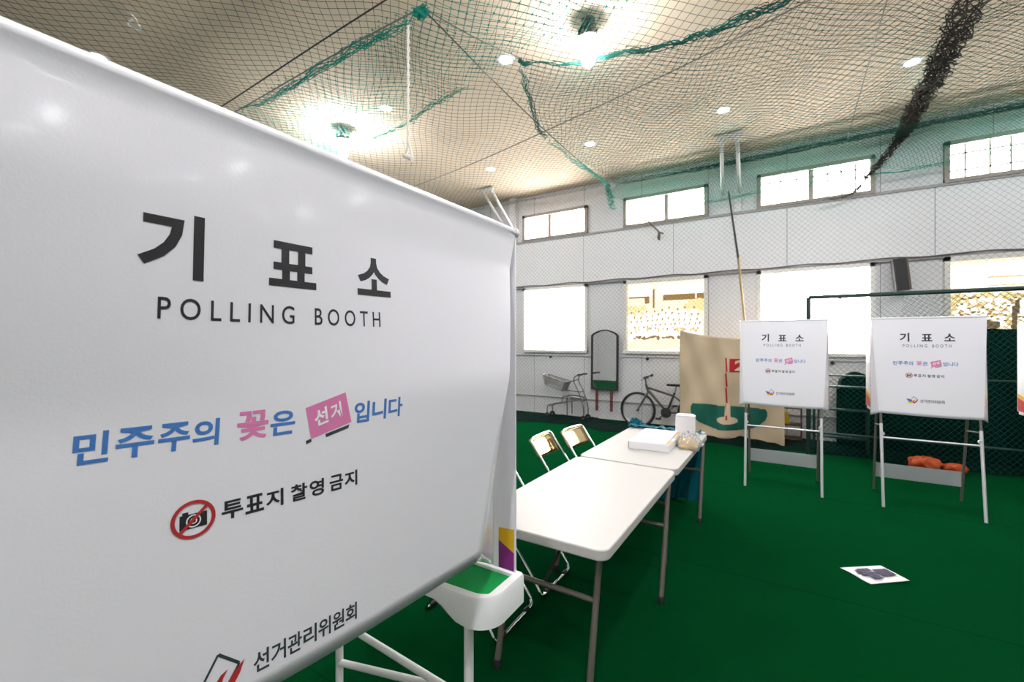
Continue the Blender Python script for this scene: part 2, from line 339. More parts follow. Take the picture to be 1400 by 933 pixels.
def print_sets():
    S = {}
    a = MB()
    put(a, '기', -.2, .155, -.127, .242, .030); put(a, '표', -.038, .166, .041, .237, .030); put(a, '소', .123, .164, .2, .237, .030)
    S['title_lettering'] = (a, M['ink'])
    b = MB(); put(b, 'P O L L I N G', -.178, .267, .003, .296, .005); put(b, 'B O O T H', .038, .267, .172, .296, .005)
    S['english_lettering'] = (b, M['ink'])
    c = MB(); B = .024
    for ch, u0, u1 in (('민', -.254, -.222), ('주', -.216, -.178), ('주', -.174, -.139), ('의', -.136, -.104), ('은', -.034, .004), ('입', .110, .141), ('니', .147, .178), ('다', .183, .216)):
        put(c, ch, u0, .434, u1, .472, B, .06)
    S['slogan_lettering'] = (c, M['blue'])
    d = MB(); put(d, '꽃', -.081, .429, -.037, .472, B)
    S['flower_lettering'] = (d, M['pink'])
    d = MB(); uvpoly(d, [(.030, .486), (.104, .468), (.093, .414), (.021, .434)])
    S['slogan_panel'] = (d, M['pink'])
    e = MB(); put(e, '선', 0, 0, 0, 0, .03, quad=[(.034, .441), (.058, .434), (.061, .462), (.038, .468)]); put(e, '거', 0, 0, 0, 0, .03, quad=[(.063, .434), (.083, .428), (.087, .456), (.066, .461)])
    for v in range(len(e.v)): e.v[v] = (e.v[v][0], e.v[v][1], .0006)
    S['panel_lettering'] = (e, M['paper'])
    g = MB(); uvpoly(g, [(.021, .488), (.030, .486), (.031, .491), (.022, .494)]); uvpoly(g, [(.055, .482), (.100, .472), (.098, .478), (.056, .488)])
    S['panel_shadow'] = (g, M['ink2'])
    h = MB()
    for ch, u0, u1 in (('투', -.101, -.073), ('표', -.070, -.044), ('지', -.041, -.015), ('촬', -.004, .023), ('영', .027, .052), ('금', .062, .087), ('지', .090, .115)):
        put(h, ch, u0, .556, u1, .583, .026)
    cu, cw = -.135, .570
    uvpoly(h, [(cu-.016, cw-.008), (cu+.016, cw-.008), (cu+.016, cw+.012), (cu-.016, cw+.012)]); uvpoly(h, [(cu-.013, cw-.0115), (cu-.006, cw-.0115), (cu-.006, cw-.008), (cu-.013, cw-.008)])
    S['notice_lettering'] = (h, M['ink'])
    k = MB(); ring(k, cu, cw+.002, .0072, .0088, 24, .0005); ring(k, cu, cw+.002, .0028, .0042, 20, .0005)
    S['camera_lens_rings'] = (k, M['paper'])
    l = MB(); ring(l, cu, cw, .0215, .0262, 44, .001); q = .0155
    uvpoly(l, [(cu-q-.0016, cw+q-.0016), (cu-q+.0016, cw+q+.0016), (cu+q+.0016, cw-q+.0016), (cu+q-.0016, cw-q-.0016)], .001)
    S['prohibition_ring'] = (l, M['red'])
    m = MB(); us = [-.060+.0252*i for i in range(8)]
    for i, ch in enumerate('선거관리위원회'): put(m, ch, us[i], .795, us[i]+.0225, .826, .020)
    # tilted square of the emblem
    P = [(-.131, .815), (-.106, .772), (-.079, .798), (-.100, .830)]
    for (p, q2, t) in ((P[0], P[1], .0032), (P[1], P[2], .0042), (P[2], P[3], .0032)):
        dx, dy = q2[0]-p[0], q2[1]-p[1]; L = math.hypot(dx, dy); nx, ny = -dy/L*t/2, dx/L*t/2
        uvpoly(m, [(p[0]-nx, p[1]-ny), (q2[0]-nx, q2[1]-ny), (q2[0]+nx, q2[1]+ny), (p[0]+nx, p[1]+ny)])
    S['committee_lettering'] = (m, M['ink2'])
    n = MB(); uvpoly(n, [(-.160, .797), (-.142, .797), (-.126, .803), (-.113, .815), (-.122, .826), (-.138, .822), (-.150, .812)], .0004)
    S['emblem_blue_petal'] = (n, M['sblue'])
    o = MB(); uvpoly(o, [(-.113, .815), (-.122, .826), (-.146, .822), (-.150, .830), (-.133, .842), (-.116, .838), (-.108, .826)], .0004)
    S['emblem_yellow_petal'] = (o, M['syel'])
    p = MB(); uvpoly(p, [(-.113, .824), (-.110, .812), (-.103, .803), (-.094, .799), (-.100, .809), (-.104, .822), (-.096, .820), (-.086, .807), (-.072, .795), (-.078, .812), (-.088, .828), (-.100, .838), (-.112, .836)], .0004)
    S['emblem_red_flame'] = (p, M['red'])
    return S
PRINTS = print_sets()

def make_cloth(root, ZT, yf, uend, ubot, wb, flap, RR=.0125, CY=.009, CZ=-.003):
    """front cloth: yf(u,w) gives the depth; it hangs from the rod, narrows to ubot at the foot, then turns back as a side flap"""
    def half(s):
        return lambda w: uend+(ubot-uend)*min(1, w/wb)
    def fn(a, b):
        # a: -1..1 over flap | front | flap
        s = -1 if a < .5 else 1; t = abs(a-.5)*2
        fe = .86
        if b < .2:      # the sleeve round the rod
            th = math.radians(150-(150+43)*(b/.2)); u = s*uend*t
            return (u, yf(u, 0)+CY-RR*math.cos(th), ZT+CZ+RR*math.sin(th))
        b = (b-.2)/.8
        w = RR+.001+b*(wb-RR); e = half(s)(w)
        if t <= fe:
            u = s*e*t/fe; lift = .002*math.sin(9*u+5*w)*min(1, w*3)
            wv = w + .006*math.sin(5*u+1)*b
            if b > .5: wv += (b-.5)*.05*(t/fe-.55)*0
            return (u, yf(u, w)+lift, ZT-wv)
        q = (t-fe)/(1-fe)
        if q == 0: q = 1e-6
        k = min(1, b*7); tgt = flap[1]*k+flap[3]*b
        u = s*(e+(flap[0]-e)*q); y = yf(s*e, w)+q*(tgt-yf(s*e, w))
        return (u, y, ZT-w-q*b*flap[2])
    o = MB().grid(fn, 84, 40).build('front_cloth', M['cloth'], root, True, solid=.0016)
    for nm, (mb, m) in PRINTS.items():
        t = MB(); t.f = [list(x) for x in mb.f]; t.mi = list(mb.mi)
        t.v = [(u, yf(u, w)+.002*math.sin(9*u+5*w)*min(1, w*3)-.0012-lift*.5, ZT-w-.006*math.sin(5*u+1)*w/wb) for u, w, lift in mb.v]
        t.build(nm, m, o)
    return o

# ------------------------------------------------------------------ front (wide) booth
def kk(w): return .1*min(1, max(0, (w-.12)/.3))
def front_booth():
    r = thing('polling_booth', 'wide white polling booth filling the foreground, with side tray and white legs', 'polling booth', (-.68, .415, 0), PI/2, 'polling booths')
    ZT = 1.945
    make_cloth(r, ZT, lambda u, w: -kk(w)*u, .692, .445, .86, (.664, .062, .13, 0))
    MB().tube([(-.70, .009, ZT-.003), (.70, .009, ZT-.003)], .0108, 18).build('rod', M['wtube'], r, True)
    for s in (-1, 1):
        MB().lathe([(.0145, 0), (.0145, .012), (.010, .016)], 18, (s*.70-.008, .009, ZT-.003), 'x').build('rod_cap', M['trim'], r, True)
        p = MB().box(min(s*.688, s*.695), .0, .935, max(s*.688, s*.695), .46, ZT-.02).build('side_panel', M['board'], r, bevel=.001)
        xi = s*.6872
        MB().prism([(.004, 1.062), (.058, 1.058), (.058, 1.020), (.004, .992)], lambda a, b: (xi, a, b), lambda a, b: (xi-s*.0006, a, b)).build('yellow_print', M['yellow'], p)
        MB().prism([(.004, .992), (.058, 1.020), (.058, .938), (.004, .938)], lambda a, b: (xi, a, b), lambda a, b: (xi-s*.0006, a, b)).build('purple_print', M['purple'], p)
        # tray wing with a rounded front corner and a skirt that is deepest round the corner
        o_ = [(s*x, y) for x, y in (arc(.705, -.010, .008, -90, 0, 3)+[(.713, .3), (.713, .78), (.535, .78), (.522, .4), (.520, .24), (.520, .20), (.520, .17), (.520, .14), (.521, .115), (.522, .09)]+arc(.598, .055, .075, 180, 270, 10))]
        cx = s*.617
        i_ = []
        for x, y in o_:
            dx = -.026 if abs(x) > .617 else .026
            i_.append((x+s*dx if True else x, min(max(y, .008), .76)))
        i_ = [(s*max(.542, min(.684, abs(x))), y) for x, y in i_]
        def skirt(y):
            k = min(1, max(0, (y-.07)/.10)); k = k*k*(3-2*k); return .845+.045*k
        n = len(o_); mb = MB(); b = 0
        mb.v = [(x, y, skirt(y)) for x, y in o_]+[(x, y, .922) for x, y in o_]+[(x+(cx-x)*.04, y+.003, .930) for x, y in o_]+[(x, y, .930) for x, y in i_]+[(x, y, .918) for x, y in i_]
        for k in range(4):
            for i in range(n):
                j = (i+1) % n; mb.f.append([k*n+i, k*n+j, (k+1)*n+j, (k+1)*n+i]); mb.mi.append(0)
        mb.f.append([4*n+i for i in range(n)]); mb.mi.append(0); mb.f.append([i for i in range(n-1, -1, -1)]); mb.mi.append(0)
        tr = mb.build('tray_wing', M['plast'], r, True)
        mm = MB(); mm.v = [(x+(cx-x)*.03, y, .9195) for x, y in i_]+[(x+(cx-x)*.03, y, .9225) for x, y in i_]
        mm.f = [[n+i for i in range(n)], [i for i in range(n-1, -1, -1)]]+[[i, (i+1) % n, n+(i+1) % n, n+i] for i in range(n)]; mm.mi = [0]*len(mm.f)
        mm.build('writing_mat', M['matt'], tr)
        for nm, y in (('front_leg', .075), ('rear_leg', .70)):
            lx = s*(.562 if y < .3 else .605)
            lg = MB().tube([(lx, y, .002), (lx, y, .875)], .0135, 14).build(nm, M['wtube'], r, True)
            MB().lathe([(.017, .001), (.017, .03), (.014, .035)], 14, (lx, y, 0)).build('foot_cap', M['trim'], lg, True)
        MB().tube([(s*.605, .70, .60), (s*.567, .085, .605)], .0115, 12).build('side_bar', M['wtube'], r, True)
        MB().tube([(s*.605, .70, .45), (s*.578, .22, .585)], .0115, 12).build('diagonal_strut', M['wtube'], r, True)
    MB().prism(rrect(-.52, .50, .52, .78, .03), lambda a, b: (a, b, .885), lambda a, b: (a, b, .928)).build('shelf', M['plast'], r, True, bevel=.003)
    MB().tube([(-.605, .70, .15), (.605, .70, .15)], .0115, 12).build('rear_bar', M['wtube'], r, True)
    return r
front_booth()

# ------------------------------------------------------------------ standard booths
def std_booth(loc, label):
    r = thing('polling_booth', label, 'polling booth', loc, 0, 'polling booths')
    ZT = 1.855
    make_cloth(r, ZT, lambda u, w: -.080-.098*w, .418, .372, .955, (.424, -.02, .035, -.06), .009, .003, -.008)
    MB().tube([(-.428, -.077, ZT-.008), (.428, -.077, ZT-.008)], .0075, 14).build('rod', M['chrome'], r, True)
    for s in (-1, 1):
        p = MB().box(min(s*.409, s*.414), -.03, .925, max(s*.409, s*.414), .30, 1.80).build('side_panel', M['board'], r, bevel=.001)
        for off in (.4085, .4145):
            xi = s*off; e = .0004
            MB().prism([(-.028, .93), (.29, .93), (.29, 1.06), (-.028, 1.0)], lambda a, b: (xi-e, a, b), lambda a, b: (xi+e, a, b)).build('red_print', M['red'], p)
            MB().prism([(-.028, 1.002), (.29, 1.062), (.29, 1.10), (-.028, 1.05)], lambda a, b: (xi-e, a, b), lambda a, b: (xi+e, a, b)).build('yellow_print', M['yellow'], p)
        lg = MB().tube([(s*.365, -.048, 1.83), (s*.353, -.152, .93), (s*.353, -.186, .70)], .0105, 12).build('front_leg', M['tleg'], r, True)
        MB().tube([(s*.353, -.172, .80), (s*.352, -.30, .003)], .0130, 12).build('lower_tube', M['brightalu'], lg, True)
        MB().tube([(s*.365, -.02, 1.83), (s*.345, .14, .90), (s*.345, .33, .003)], .0115, 12).build('rear_leg', M['tleg'], r, True)
        MB().tube([(s*.35, -.175, .78), (s*.347, .165, .74)], .007, 8).build('side_bar', M['tleg'], r, True)
        MB().lathe([(.016, -.012), (.02, 0), (.016, .012)], 12, (s*.345, -.19, .70), 'y').build('clamp_knob', M['brightalu'], r, True)
    MB().tube([(-.345, -.165, .66), (.345, -.165, .66)], .0085, 10).build('crossbar', M['brightalu'], r, True)
    MB().prism(rrect(-.408, -.02, .408, .31, .03), lambda a, b: (a, b, .895), lambda a, b: (a, b, .924)).build('shelf', M['plast'], r, True, bevel=.003)
    MB().box(-.335, .283, .155, .335, .289, .305).build('kick_board', M['kick'], r, bevel=.001)
    return r
bA = std_booth((-.045, 5.84, 0), 'white polling booth standing in front of the beige golf banner')
dup(bA, (1.148, 5.84, 0), 'white polling booth in front of the dark netting, orange bag behind its kick board')
dup(bA, (2.35, 6.05, 0), 'white polling booth of which only the yellow and red side edge shows')

# ------------------------------------------------------------------ folding tables
def table(loc, label):
    t = thing('folding_table', label, 'table', loc, 0, 'white folding tables in a row')
    MB().prism(rrect(-.37, 0, .37, 1.39, .055, 8), lambda a, b: (a, b, .672), lambda a, b: (a, b, .72)).build('tabletop', M['table'], t, True, bevel=.006, seg=3)
    for k, (xl, y0, yf) in enumerate(((.24, .17, .02), (.36, 1.20, 1.00))):
        for s in (-1, 1):
            x = s*xl+(.04 if k == 0 else 0.0)
            lg = MB().tube([(x, y0, .675), (x, yf, .02)], .0155, 14).build('leg', M['tleg'], t, True)
            MB().lathe([(.019, .001), (.019, .035), (.016, .04)], 14, (x, yf, 0)).build('foot_cap', M['rubber'], lg, True)
        ox = .04 if k == 0 else 0
        ym = y0+(yf-y0)*.37
        MB().tube([(-xl+ox, ym, .43), (xl+ox, ym, .43)], .013, 10).build('crossbar', M['tleg'], t, True)
        MB().tube([(ox-.03, ym, .43), (ox-.03, y0+(.28 if k == 0 else -.28), .60), (ox-.03, y0+(.32 if k == 0 else -.32), .665)], .0085, 8).build('brace', M['tdark'], t, True)
    MB().box(-.33, .05, .655, -.31, 1.34, .675).box(.31, .05, .655, .33, 1.34, .675).build('rail', M['tdark'], t)
    return t
tA = table((-1.02, 1.79, 0), 'empty white folding table beside the front booth')
dup(tA, (-1.02, 3.205, 0), 'white folding table carrying the carton and paper tray')

# ------------------------------------------------------------------ things on the far table
ZT2 = .7215
def place(name, label, cat, x, y, rz, z=ZT2): return thing(name, label, cat, (x, y, z), math.radians(rz))
t = place('paper_tray', 'low white tray of lilac paper bundles on the far table', 'tray', -.975, 3.95, 2)
MB().box(-.165, -.31, 0, .165, .31, .006).box(-.165, -.31, .006, -.155, .31, .062).box(-.165, -.31, .006, .165, -.30, .062).box(-.165, .30, .006, .165, .31, .062).build('tray', M['ppaper'], t, bevel=.002)
for i in range(5): MB().box(-.152, -.295+.118*i, .007, .135, -.185+.118*i, .066).build('paper_bundle', M['lilac'], t, bevel=.004)
MB().box(.14, -.305, .006, .165, .305, .058).build('tray_front', M['ppaper'], t, bevel=.002)
MB().box(.138, -.30, .0585, .164, -.12, .0605).box(.138, .0, .0585, .164, .28, .0605).build('tape', M['tan'], t)
t = place('carton', 'tall white carton standing upright on the far table', 'carton', -.80, 4.32, 8)
MB().box(-.085, -.07, 0, .085, .07, .205).build('carton_body', M['ppaper'], t, bevel=.004)
MB().prism([(-.085, -.07), (.085, -.07), (.07, .07), (-.07, .07)], lambda a, b: (a, b, .2062), lambda a, b: (a*.96, b*.96, .214)).build('lid', M['ppaper'], t, bevel=.003)
MB().lathe([(.008, .2142), (.009, .216), (.004, .219)], 10).build('lid_button', M['tdark'], t)
t = place('plastic_bag', 'crumpled clear plastic bag round a tan card by the carton', 'plastic bag', -.715, 3.98, 12)
random.seed(4)
MB().box(-.075, -.14, .002, .065, .13, .028).build('card_pack', M['tan'], t, bevel=.003)
def bagf(a, b):
    an = 2*PI*a; hh = b*.095; rr = (1-.55*b*b)*(.115+.018*math.sin(5*an+7*b)+.012*math.sin(11*an-9*b))
    return (rr*.9*math.cos(an)+.02*b, rr*1.5*math.sin(an)+.06*b, .002+hh+.012*math.sin(7*an)*b)
MB().grid(bagf, 44, 9).build('film', M['film'], t, True)

# blue plastic sheet over the far end of the table
def sheetf(a, b):
    x = -.39+.70*a; s = b*1.05
    w1 = .02*math.sin(17*a+3*b)+.012*math.sin(41*a+9*b)
    if s < .12: return (x, .12*(s/.12)+w1*.2*(s/.12), .012+abs(w1)*.5+.012*math.sin(23*a)**2)
    q = (s-.12)/.93
    return (x*(1+.03*math.sin(6*q)), .12+.028+w1*(1+1.2*q)+.04*q, .012-.008-q*.715+ (.02*math.sin(9*a)*q))
t = thing('plastic_sheet', 'crumpled blue plastic sheet hanging over the far table end', 'plastic sheet', (-1.02, 4.50, ZT2))
MB().grid(sheetf, 70, 40).build('hanging_sheet', M['bluefilm'], t, True)
random.seed(11)
mb = MB()
def knob(a, b):
    an = 2*PI*a; ph = PI*b; rr = .05+.016*math.sin(4*an+5*ph)+.012*math.sin(7*an-3*ph)
    return (-.36+rr*1.2*math.sin(ph)*math.cos(an), .19+rr*math.sin(ph)*math.sin(an), .005+rr*math.cos(ph))
MB().grid(knob, 30, 14).build('bunched_corner', M['bluefilm'], t, True)
MB().grid(lambda a, b: (-.25+.60*a, .05+.07*b+.01*math.sin(30*a), .004+.007*abs(math.sin(13*a+2*b))+.005*abs(math.sin(29*a-b))), 60, 6).build('top_fold', M['lbluefilm'], t, True)

# ------------------------------------------------------------------ folding chairs
def chair(loc, rz, label):
    t = thing('folding_chair', label, 'chair', loc, rz, 'chrome folding chairs along the tables')
    h = .205; r = .0105
    def lp(xf, xb, zb, hb, hf, zf=.0115):
        return smoothpath([(xf, -hf*.6, zf), (xf, -hf+.03, zf), (xf-.012, -hf, zf+.03)], 4)
    # front frame: floor bar, two legs, and the hoop round the back
    P = smoothpath([(.27, 0, .0115), (.27, -.17, .0115), (.258, -.205, .032), (.22, -.206, .09), (-.05, -.204, .45), (-.255, -.202, .735), (-.278, -.185, .772), (-.285, -.14, .782), (-.285, 0, .784)], 6)
    P2 = [Vector((p.x, -p.y, p.z)) for p in P[::-1]]
    MB().tube(P+P2[1:-1], r, 10, closed=True).build('front_frame', M['chrome'], t, True)
    Q = smoothpath([(-.255, 0, .0115), (-.255, -.14, .0115), (-.246, -.178, .03), (-.22, -.18, .07), (-.02, -.182, .36), (.05, -.183, .425)], 6)
    Q2 = [Vector((p.x, -p.y, p.z)) for p in Q[::-1]]
    MB().tube(Q+Q2[1:], r, 10).build('rear_frame', M['chrome'], t, True)
    MB().tube([(-.12, -.18, .22), (-.12, .18, .22)], .007, 8).build('rear_stretcher', M['chrome'], t, True)
    MB().grid(lambda a, b: (-.30+.028*0+.10*(1-b)-.0+.012*math.cos((a-.5)*PI)*-1, -.196+.392*a, .615+.155*b), 20, 6).build('backrest', M['gold'], t, True, solid=.012)
    MB().prism(rrect(-.19, -.19, .20, .19, .05), lambda a, b: (a, b, .432+.03*(a+.19)), lambda a, b: (a, b, .458+.03*(a+.19))).build('seat', M['seat'], t, True, bevel=.006)
    for s in (-1, 1):
        for x, y in ((.268, .13), (-.253, .11)):
            MB().lathe([(.0135, -.02), (.0145, 0), (.0135, .02)], 10, (x, s*y, .0145), 'y').build('rubber_foot', M['rubber'], t, True)
    return t
c0 = chair((-1.58, 3.47, 0), math.radians(2), 'chrome folding chair with golden back, at the joint of the two tables')
dup(c0, (-1.48, 3.89, 0), 'chrome folding chair with golden back, farthest along the tables', math.radians(-4))
dup(c0, (-1.575, 2.64, 0), 'chrome folding chair half hidden by the booth edge, its tube showing above the table', math.radians(0))
dup(c0, (-1.585, 2.13, 0), 'chrome folding chair behind the booth tray, only its floor hoop showing', math.radians(1))

# ------------------------------------------------------------------ leaflet on the carpet
t = thing('leaflet', 'white leaflet with dark print lying on the green carpet', 'leaflet', (.32, 3.89, .0015))
LP = [(0, 0), (.251, .192), (.379, .024), (.153, -.159)]
def bil(a, b): return ((1-a)*((1-b)*LP[0][0]+b*LP[3][0])+a*((1-b)*LP[1][0]+b*LP[2][0]), (1-a)*((1-b)*LP[0][1]+b*LP[3][1])+a*((1-b)*LP[1][1]+b*LP[2][1]))
MB().grid(lambda a, b: (*bil(a, b), .003+.006*a*b+.004*math.sin(4*b)**2*(1-a)), 10, 10).build('sheet', M['ppaper'], t, True, solid=.0008)
mb = MB()
for a0, a1, b0, b1 in ((.55, .90, .30, .72), (.20, .52, .22, .40), (.14, .5, .44, .62), (.25, .48, .64, .84), (.12, .2, .3, .5)):
    mb.poly([(*bil(a, b), .0165) for a, b in ((a0, b0), (a0, b1), (a1, b1), (a1, b0))])
mb.build('dark_print', M['navy'], t)

# ------------------------------------------------------------------ wall net pile on the floor, banner, mirror, walker, bicycle
random.seed(3)
def heap(a, b):
    x = -9+12.6*a; y = 7.62+.10*math.sin(3*x)+.05*math.sin(7.3*x+1)+(8.52-7.62)*b
    if x < -2.9: y = y+.05
    h = (.012+.075*math.sin(PI*min(1, b*1.02))**.7*(.6+.4*math.sin(5*x+3*b)**2))*(1 if b > .02 else .3)
    return (x, y, max(.003, h+.012*math.sin(23*x+9*b)*math.sin(19*b)))
tag(MB().grid(heap, 300, 14).build('net_heap', M['tarp'], None, True), 'dark green netting lying bunched along the foot of the wall', 'netting')

def hang(a, b):
    x = -.77+1.54*a; top = 1.80-.13*math.sin(PI*min(1, a*1.3)) if a < .77 else 1.70-.03*(a-.77)
    top = 1.815-.15*math.sin(min(a, .62)/.62*PI/2)**.8-.0*a
    z = top*(1-b)+.03*b+.03*b*math.sin(5*a)
    y = .05*math.sin(9*a+1.5)*(.25+b)*.8+.035*math.sin(21*a+2*b)*b+.022*math.sin(26*(a-.35*b)+1)*(1-.5*b)+.018*math.sin(14*(a+.8*b))-.10*b*b
    return (x, y, z)
t = thing('golf_banner', 'beige canvas banner painted with a putting green and a red flag', 'banner', (-.80, 7.95, 0))
bo = MB().grid(hang, 90, 60).build('canvas', M['banner'], t, True, solid=.003)
def bp(x, z, l=.006):
    a = (x+.77)/1.54; lo, hi = 0., 1.
    for _ in range(24):
        m_ = (lo+hi)/2
        if hang(a, m_)[2] > z: lo = m_
        else: hi = m_
    p = hang(a, (lo+hi)/2); return (x, p[1]-l, z)
def bfill(nm, poly_in, bx, m, l=.006, step=.012):
    """fill a painted shape on the canvas with small patches that follow its folds"""
    mb = MB(); x = bx[0]
    while x < bx[1]:
        z = bx[2]
        while z < bx[3]:
            if poly_in(x+step/2, z+step/2): mb.poly([bp(x, z, l), bp(x+step, z, l), bp(x+step, z+step, l), bp(x, z+step, l)])
            z += step
        x += step
    mb.build(nm, m, bo, True)
def green_in(x, z):
    # egg-shaped putting surface with a flat top edge and a bump on the far side
    c = ((x+.02)/.56)**2+((z-.47)/.295)**2 < 1 and z < .575+.06*max(0, (x-.0))*0 and z < .565-.03*x
    d = ((x-.34)/.20)**2+((z-.455)/.115)**2 < 1
    return c or d
bfill('painted_green', green_in, (-.6, .6, .12, .62), M['bgreen'])
bfill('painted_hole', lambda x, z: ((x+.02)/.15)**2+((z-.335)/.062)**2 < 1, (-.2, .2, .25, .42), M['bcream'], .009, .008)
mb = MB()
for z0, z1, m_ in ((.34, .60, 0), (.615, .86, 0), (.875, 1.10, 0), (1.115, 1.345, 0)):
    x0 = -.02+(.60-z0)*.02
    mb.poly([bp(-.04-.0*z0, z0, .012), bp(-.016, z0, .012), bp(-.022-.02*(z1-.4)*.5, z1, .012), bp(-.046-.02*(z1-.4)*.5, z1, .012)])
mb.build('painted_pole', M['bred'], bo)
bfill('painted_flag', lambda x, z: True, (.01, .29, 1.115, 1.33), M['bred'], .009, .012)
mb = MB(); vs, fs = glyph('2', .03); b = 0
mb.v = [bp(.085+.16*x, 1.14+.165*y, .014) for x, y in vs]; mb.f = [list(q) for q in fs]; mb.mi = [0]*len(fs)
mb.build('flag_numeral', M['bcream'], bo)
mb = MB(); mb.poly([bp(-.06, .34, .0115), bp(.03, .34, .0115), bp(.022, .60, .0115), bp(-.05, .60, .0115)]); mb.build('painted_pole_shade', M['bcream'], bo)

t = thing('wall_mirror', 'tall dark-framed mirror with an arched top hung on the wall', 'mirror', (-3.18, YW-.10, .61))
hw = .29
outer = [(-hw, 0), (hw, 0), (hw, 1.13)]+[(hw-2*hw*k/12, 1.15+.095*math.sin(PI*k/12)) for k in range(1, 12)]+[(-hw, 1.13)]
inner = [(x*.87, .03+(z-.0)*.955) for x, z in outer]
n = len(outer); mb = MB(); mb.v = [(x, -.02, z) for x, z in outer]+[(x, -.02, z) for x, z in inner]+[(x, .02, z) for x, z in outer]+[(x, -.005, z) for x, z in inner]
for i in range(n):
    j = (i+1) % n; mb.f += [[i, j, n+j, n+i], [i, 2*n+i, 2*n+j, j], [n+i, n+j, 3*n+j, 3*n+i]]
mb.f.append([2*n+i for i in range(n)]); mb.mi = [0]*len(mb.f); mb.build('frame', M['mframe'], t)
MB().poly([(x, -.004, z) for x, z in inner]).build('glass', M['mirror'], t)
t.rotation_euler = (-.017, 0, 0)
for x in (-.16, .15): MB().box(x-.028, -.012, -.43, x+.028, .012, -.005).build('support_leg', M['strap'], t, bevel=.002)

t = thing('walker', 'grey wheeled walker with a wire basket standing by the wall', 'walker', (-3.9, 8.30, .0))
def wl_(pts, r=.012): return smoothpath(pts, 5)
for s in (-1, 1):
    y = s*.12
    MB().tube(wl_([(.43, y, .945), (.36, y, .94), (.27, y, .90), (.25, y, .80), (.34, y, .62), (.42, y, .42), (.46, y, .25), (.455, y, .10)]), .0115, 8).build('side_tube', M['walker'], t, True)
    MB().tube([(.33, y, .945), (.44, y, .95)], .0165, 10).build('grip', M['rubber'], t, True)
    MB().tube(wl_([(.40, y, .44), (.20, y, .40), (-.10, y, .33), (-.30, y, .29), (-.35, y, .25), (-.355, y, .12)]), .0115, 8).build('lower_tube', M['walker'], t, True)
    MB().tube(wl_([(-.02, y, .34), (.0, y, .46), (.06, y, .49), (.30, y, .48), (.38, y, .46)]), .013, 8).build('seat_rail', M['walker'], t, True)
    MB().tube([(.10, y, .45), (.10, y, .10)], .012, 8).build('prop', M['walker'], t, True)
    for x in (-.355, .455):
        w = MB().lathe([(.02, -.014), (.056, -.014), (.062, -.006), (.062, .006), (.056, .014), (.02, .014)], 20, (x, y, .066), 'y').build('wheel', M['rubber'], t, True)
        MB().lathe([(.02, -.018), (.02, .018)], 12, (x, y, .066), 'y').build('hub', M['alu'], w, True)
for z, x in ((.945, .30), (.44, .40), (.29, -.30), (.62, .34)): MB().tube([(x, -.12, z-.03), (x, .12, z-.03)], .009, 8).build('cross_tube', M['walker'], t, True)
mb = MB()
B0 = [(-.44, -.16, .91), (.06, -.16, .78), (.06, .16, .78), (-.44, .16, .91)]; B1 = [(-.40, -.13, .71), (-.02, -.13, .59), (-.02, .13, .59), (-.40, .13, .71)]
def lerp(p, q, t_): return tuple(p[i]+(q[i]-p[i])*t_ for i in range(3))
for k in range(4):
    k2 = (k+1) % 4
    for i in range(14): mb.tube([lerp(B0[k], B0[k2], i/14), lerp(B1[k], B1[k2], i/14)], .0050, 4)
    for i in range(10): mb.tube([lerp(B0[k], B1[k], i/9), lerp(B0[k2], B1[k2], i/9)], .0050 if i else .011, 4)
for i in range(9): mb.tube([lerp(B1[0], B1[1], i/8), lerp(B1[3], B1[2], i/8)], .005, 4)
mb.build('wire_basket', M['basket'], t)
MB().tube([(.05, -.14, .77), (.27, -.12, .83)], .010, 8).tube([(.05, .14, .77), (.27, .12, .83)], .010, 8).tube([(-.01, 0, .60), (.36, 0, .59)], .010, 8).build('basket_bracket', M['walker'], t, True)

t = thing('bicycle', 'dark mountain bicycle leaning by the wall, rear behind the banner', 'bicycle', (-1.9, 8.33, 0))
def wheel(x):
    R = .315
    w = MB().tube([(x+R*math.cos(2*PI*k/48), 0, R+.003+R*math.sin(2*PI*k/48)-.0) for k in range(48)], .022, 10, closed=True)
    w.v = [(v[0], v[1], max(v[2], .001)) for v in w.v]
    o = w.build('tyre', M['rubber'], t, True)
    MB().tube([(x+.285*math.cos(2*PI*k/48), 0, R+.285*math.sin(2*PI*k/48)) for k in range(48)], .010, 8, closed=True).build('rim', M['alu'], o, True)
    s_ = MB()
    for k in range(28):
        a = 2*PI*k/28; s_.tube([(x+.02*math.cos(a+.6), (.03 if k % 2 else -.03), R+.02*math.sin(a+.6)), (x+.28*math.cos(a), 0, R+.28*math.sin(a))], .0014, 4)
    s_.build('spokes', M['alu'], o)
    MB().lathe([(.012, -.05), (.02, -.045), (.02, .045), (.012, .05)], 12, (x, 0, R), 'y').build('hub', M['tdark'], o, True)
wheel(-.50); wheel(.55)
MB().tube([(-.345, 0, .80), (-.305, 0, .68)], .024, 12).tube([(-.33, 0, .75), (.14, 0, .62)], .020, 12).tube([(-.31, 0, .70), (.03, 0, .32)], .023, 12).tube([(.03, 0, .31), (.17, 0, .68)], .020, 12).tube([(.03, -.04, .31), (.55, -.06, .32)], .009, 8).tube([(.03, .04, .31), (.55, .06, .32)], .009, 8).tube([(.15, -.02, .62), (.55, -.06, .32)], .008, 8).tube([(.15, .02, .62), (.55, .06, .32)], .008, 8).build('frame', M['bike'], t, True)
MB().tube(smoothpath([(-.31, -.045, .66), (-.40, -.05, .50), (-.50, -.055, .318)], 4), .013, 8).tube(smoothpath([(-.31, .045, .66), (-.40, .05, .50), (-.50, .055, .318)], 4), .013, 8).tube([(-.31, -.05, .66), (-.31, .05, .66)], .014, 8).build('fork', M['alu'], t, True)
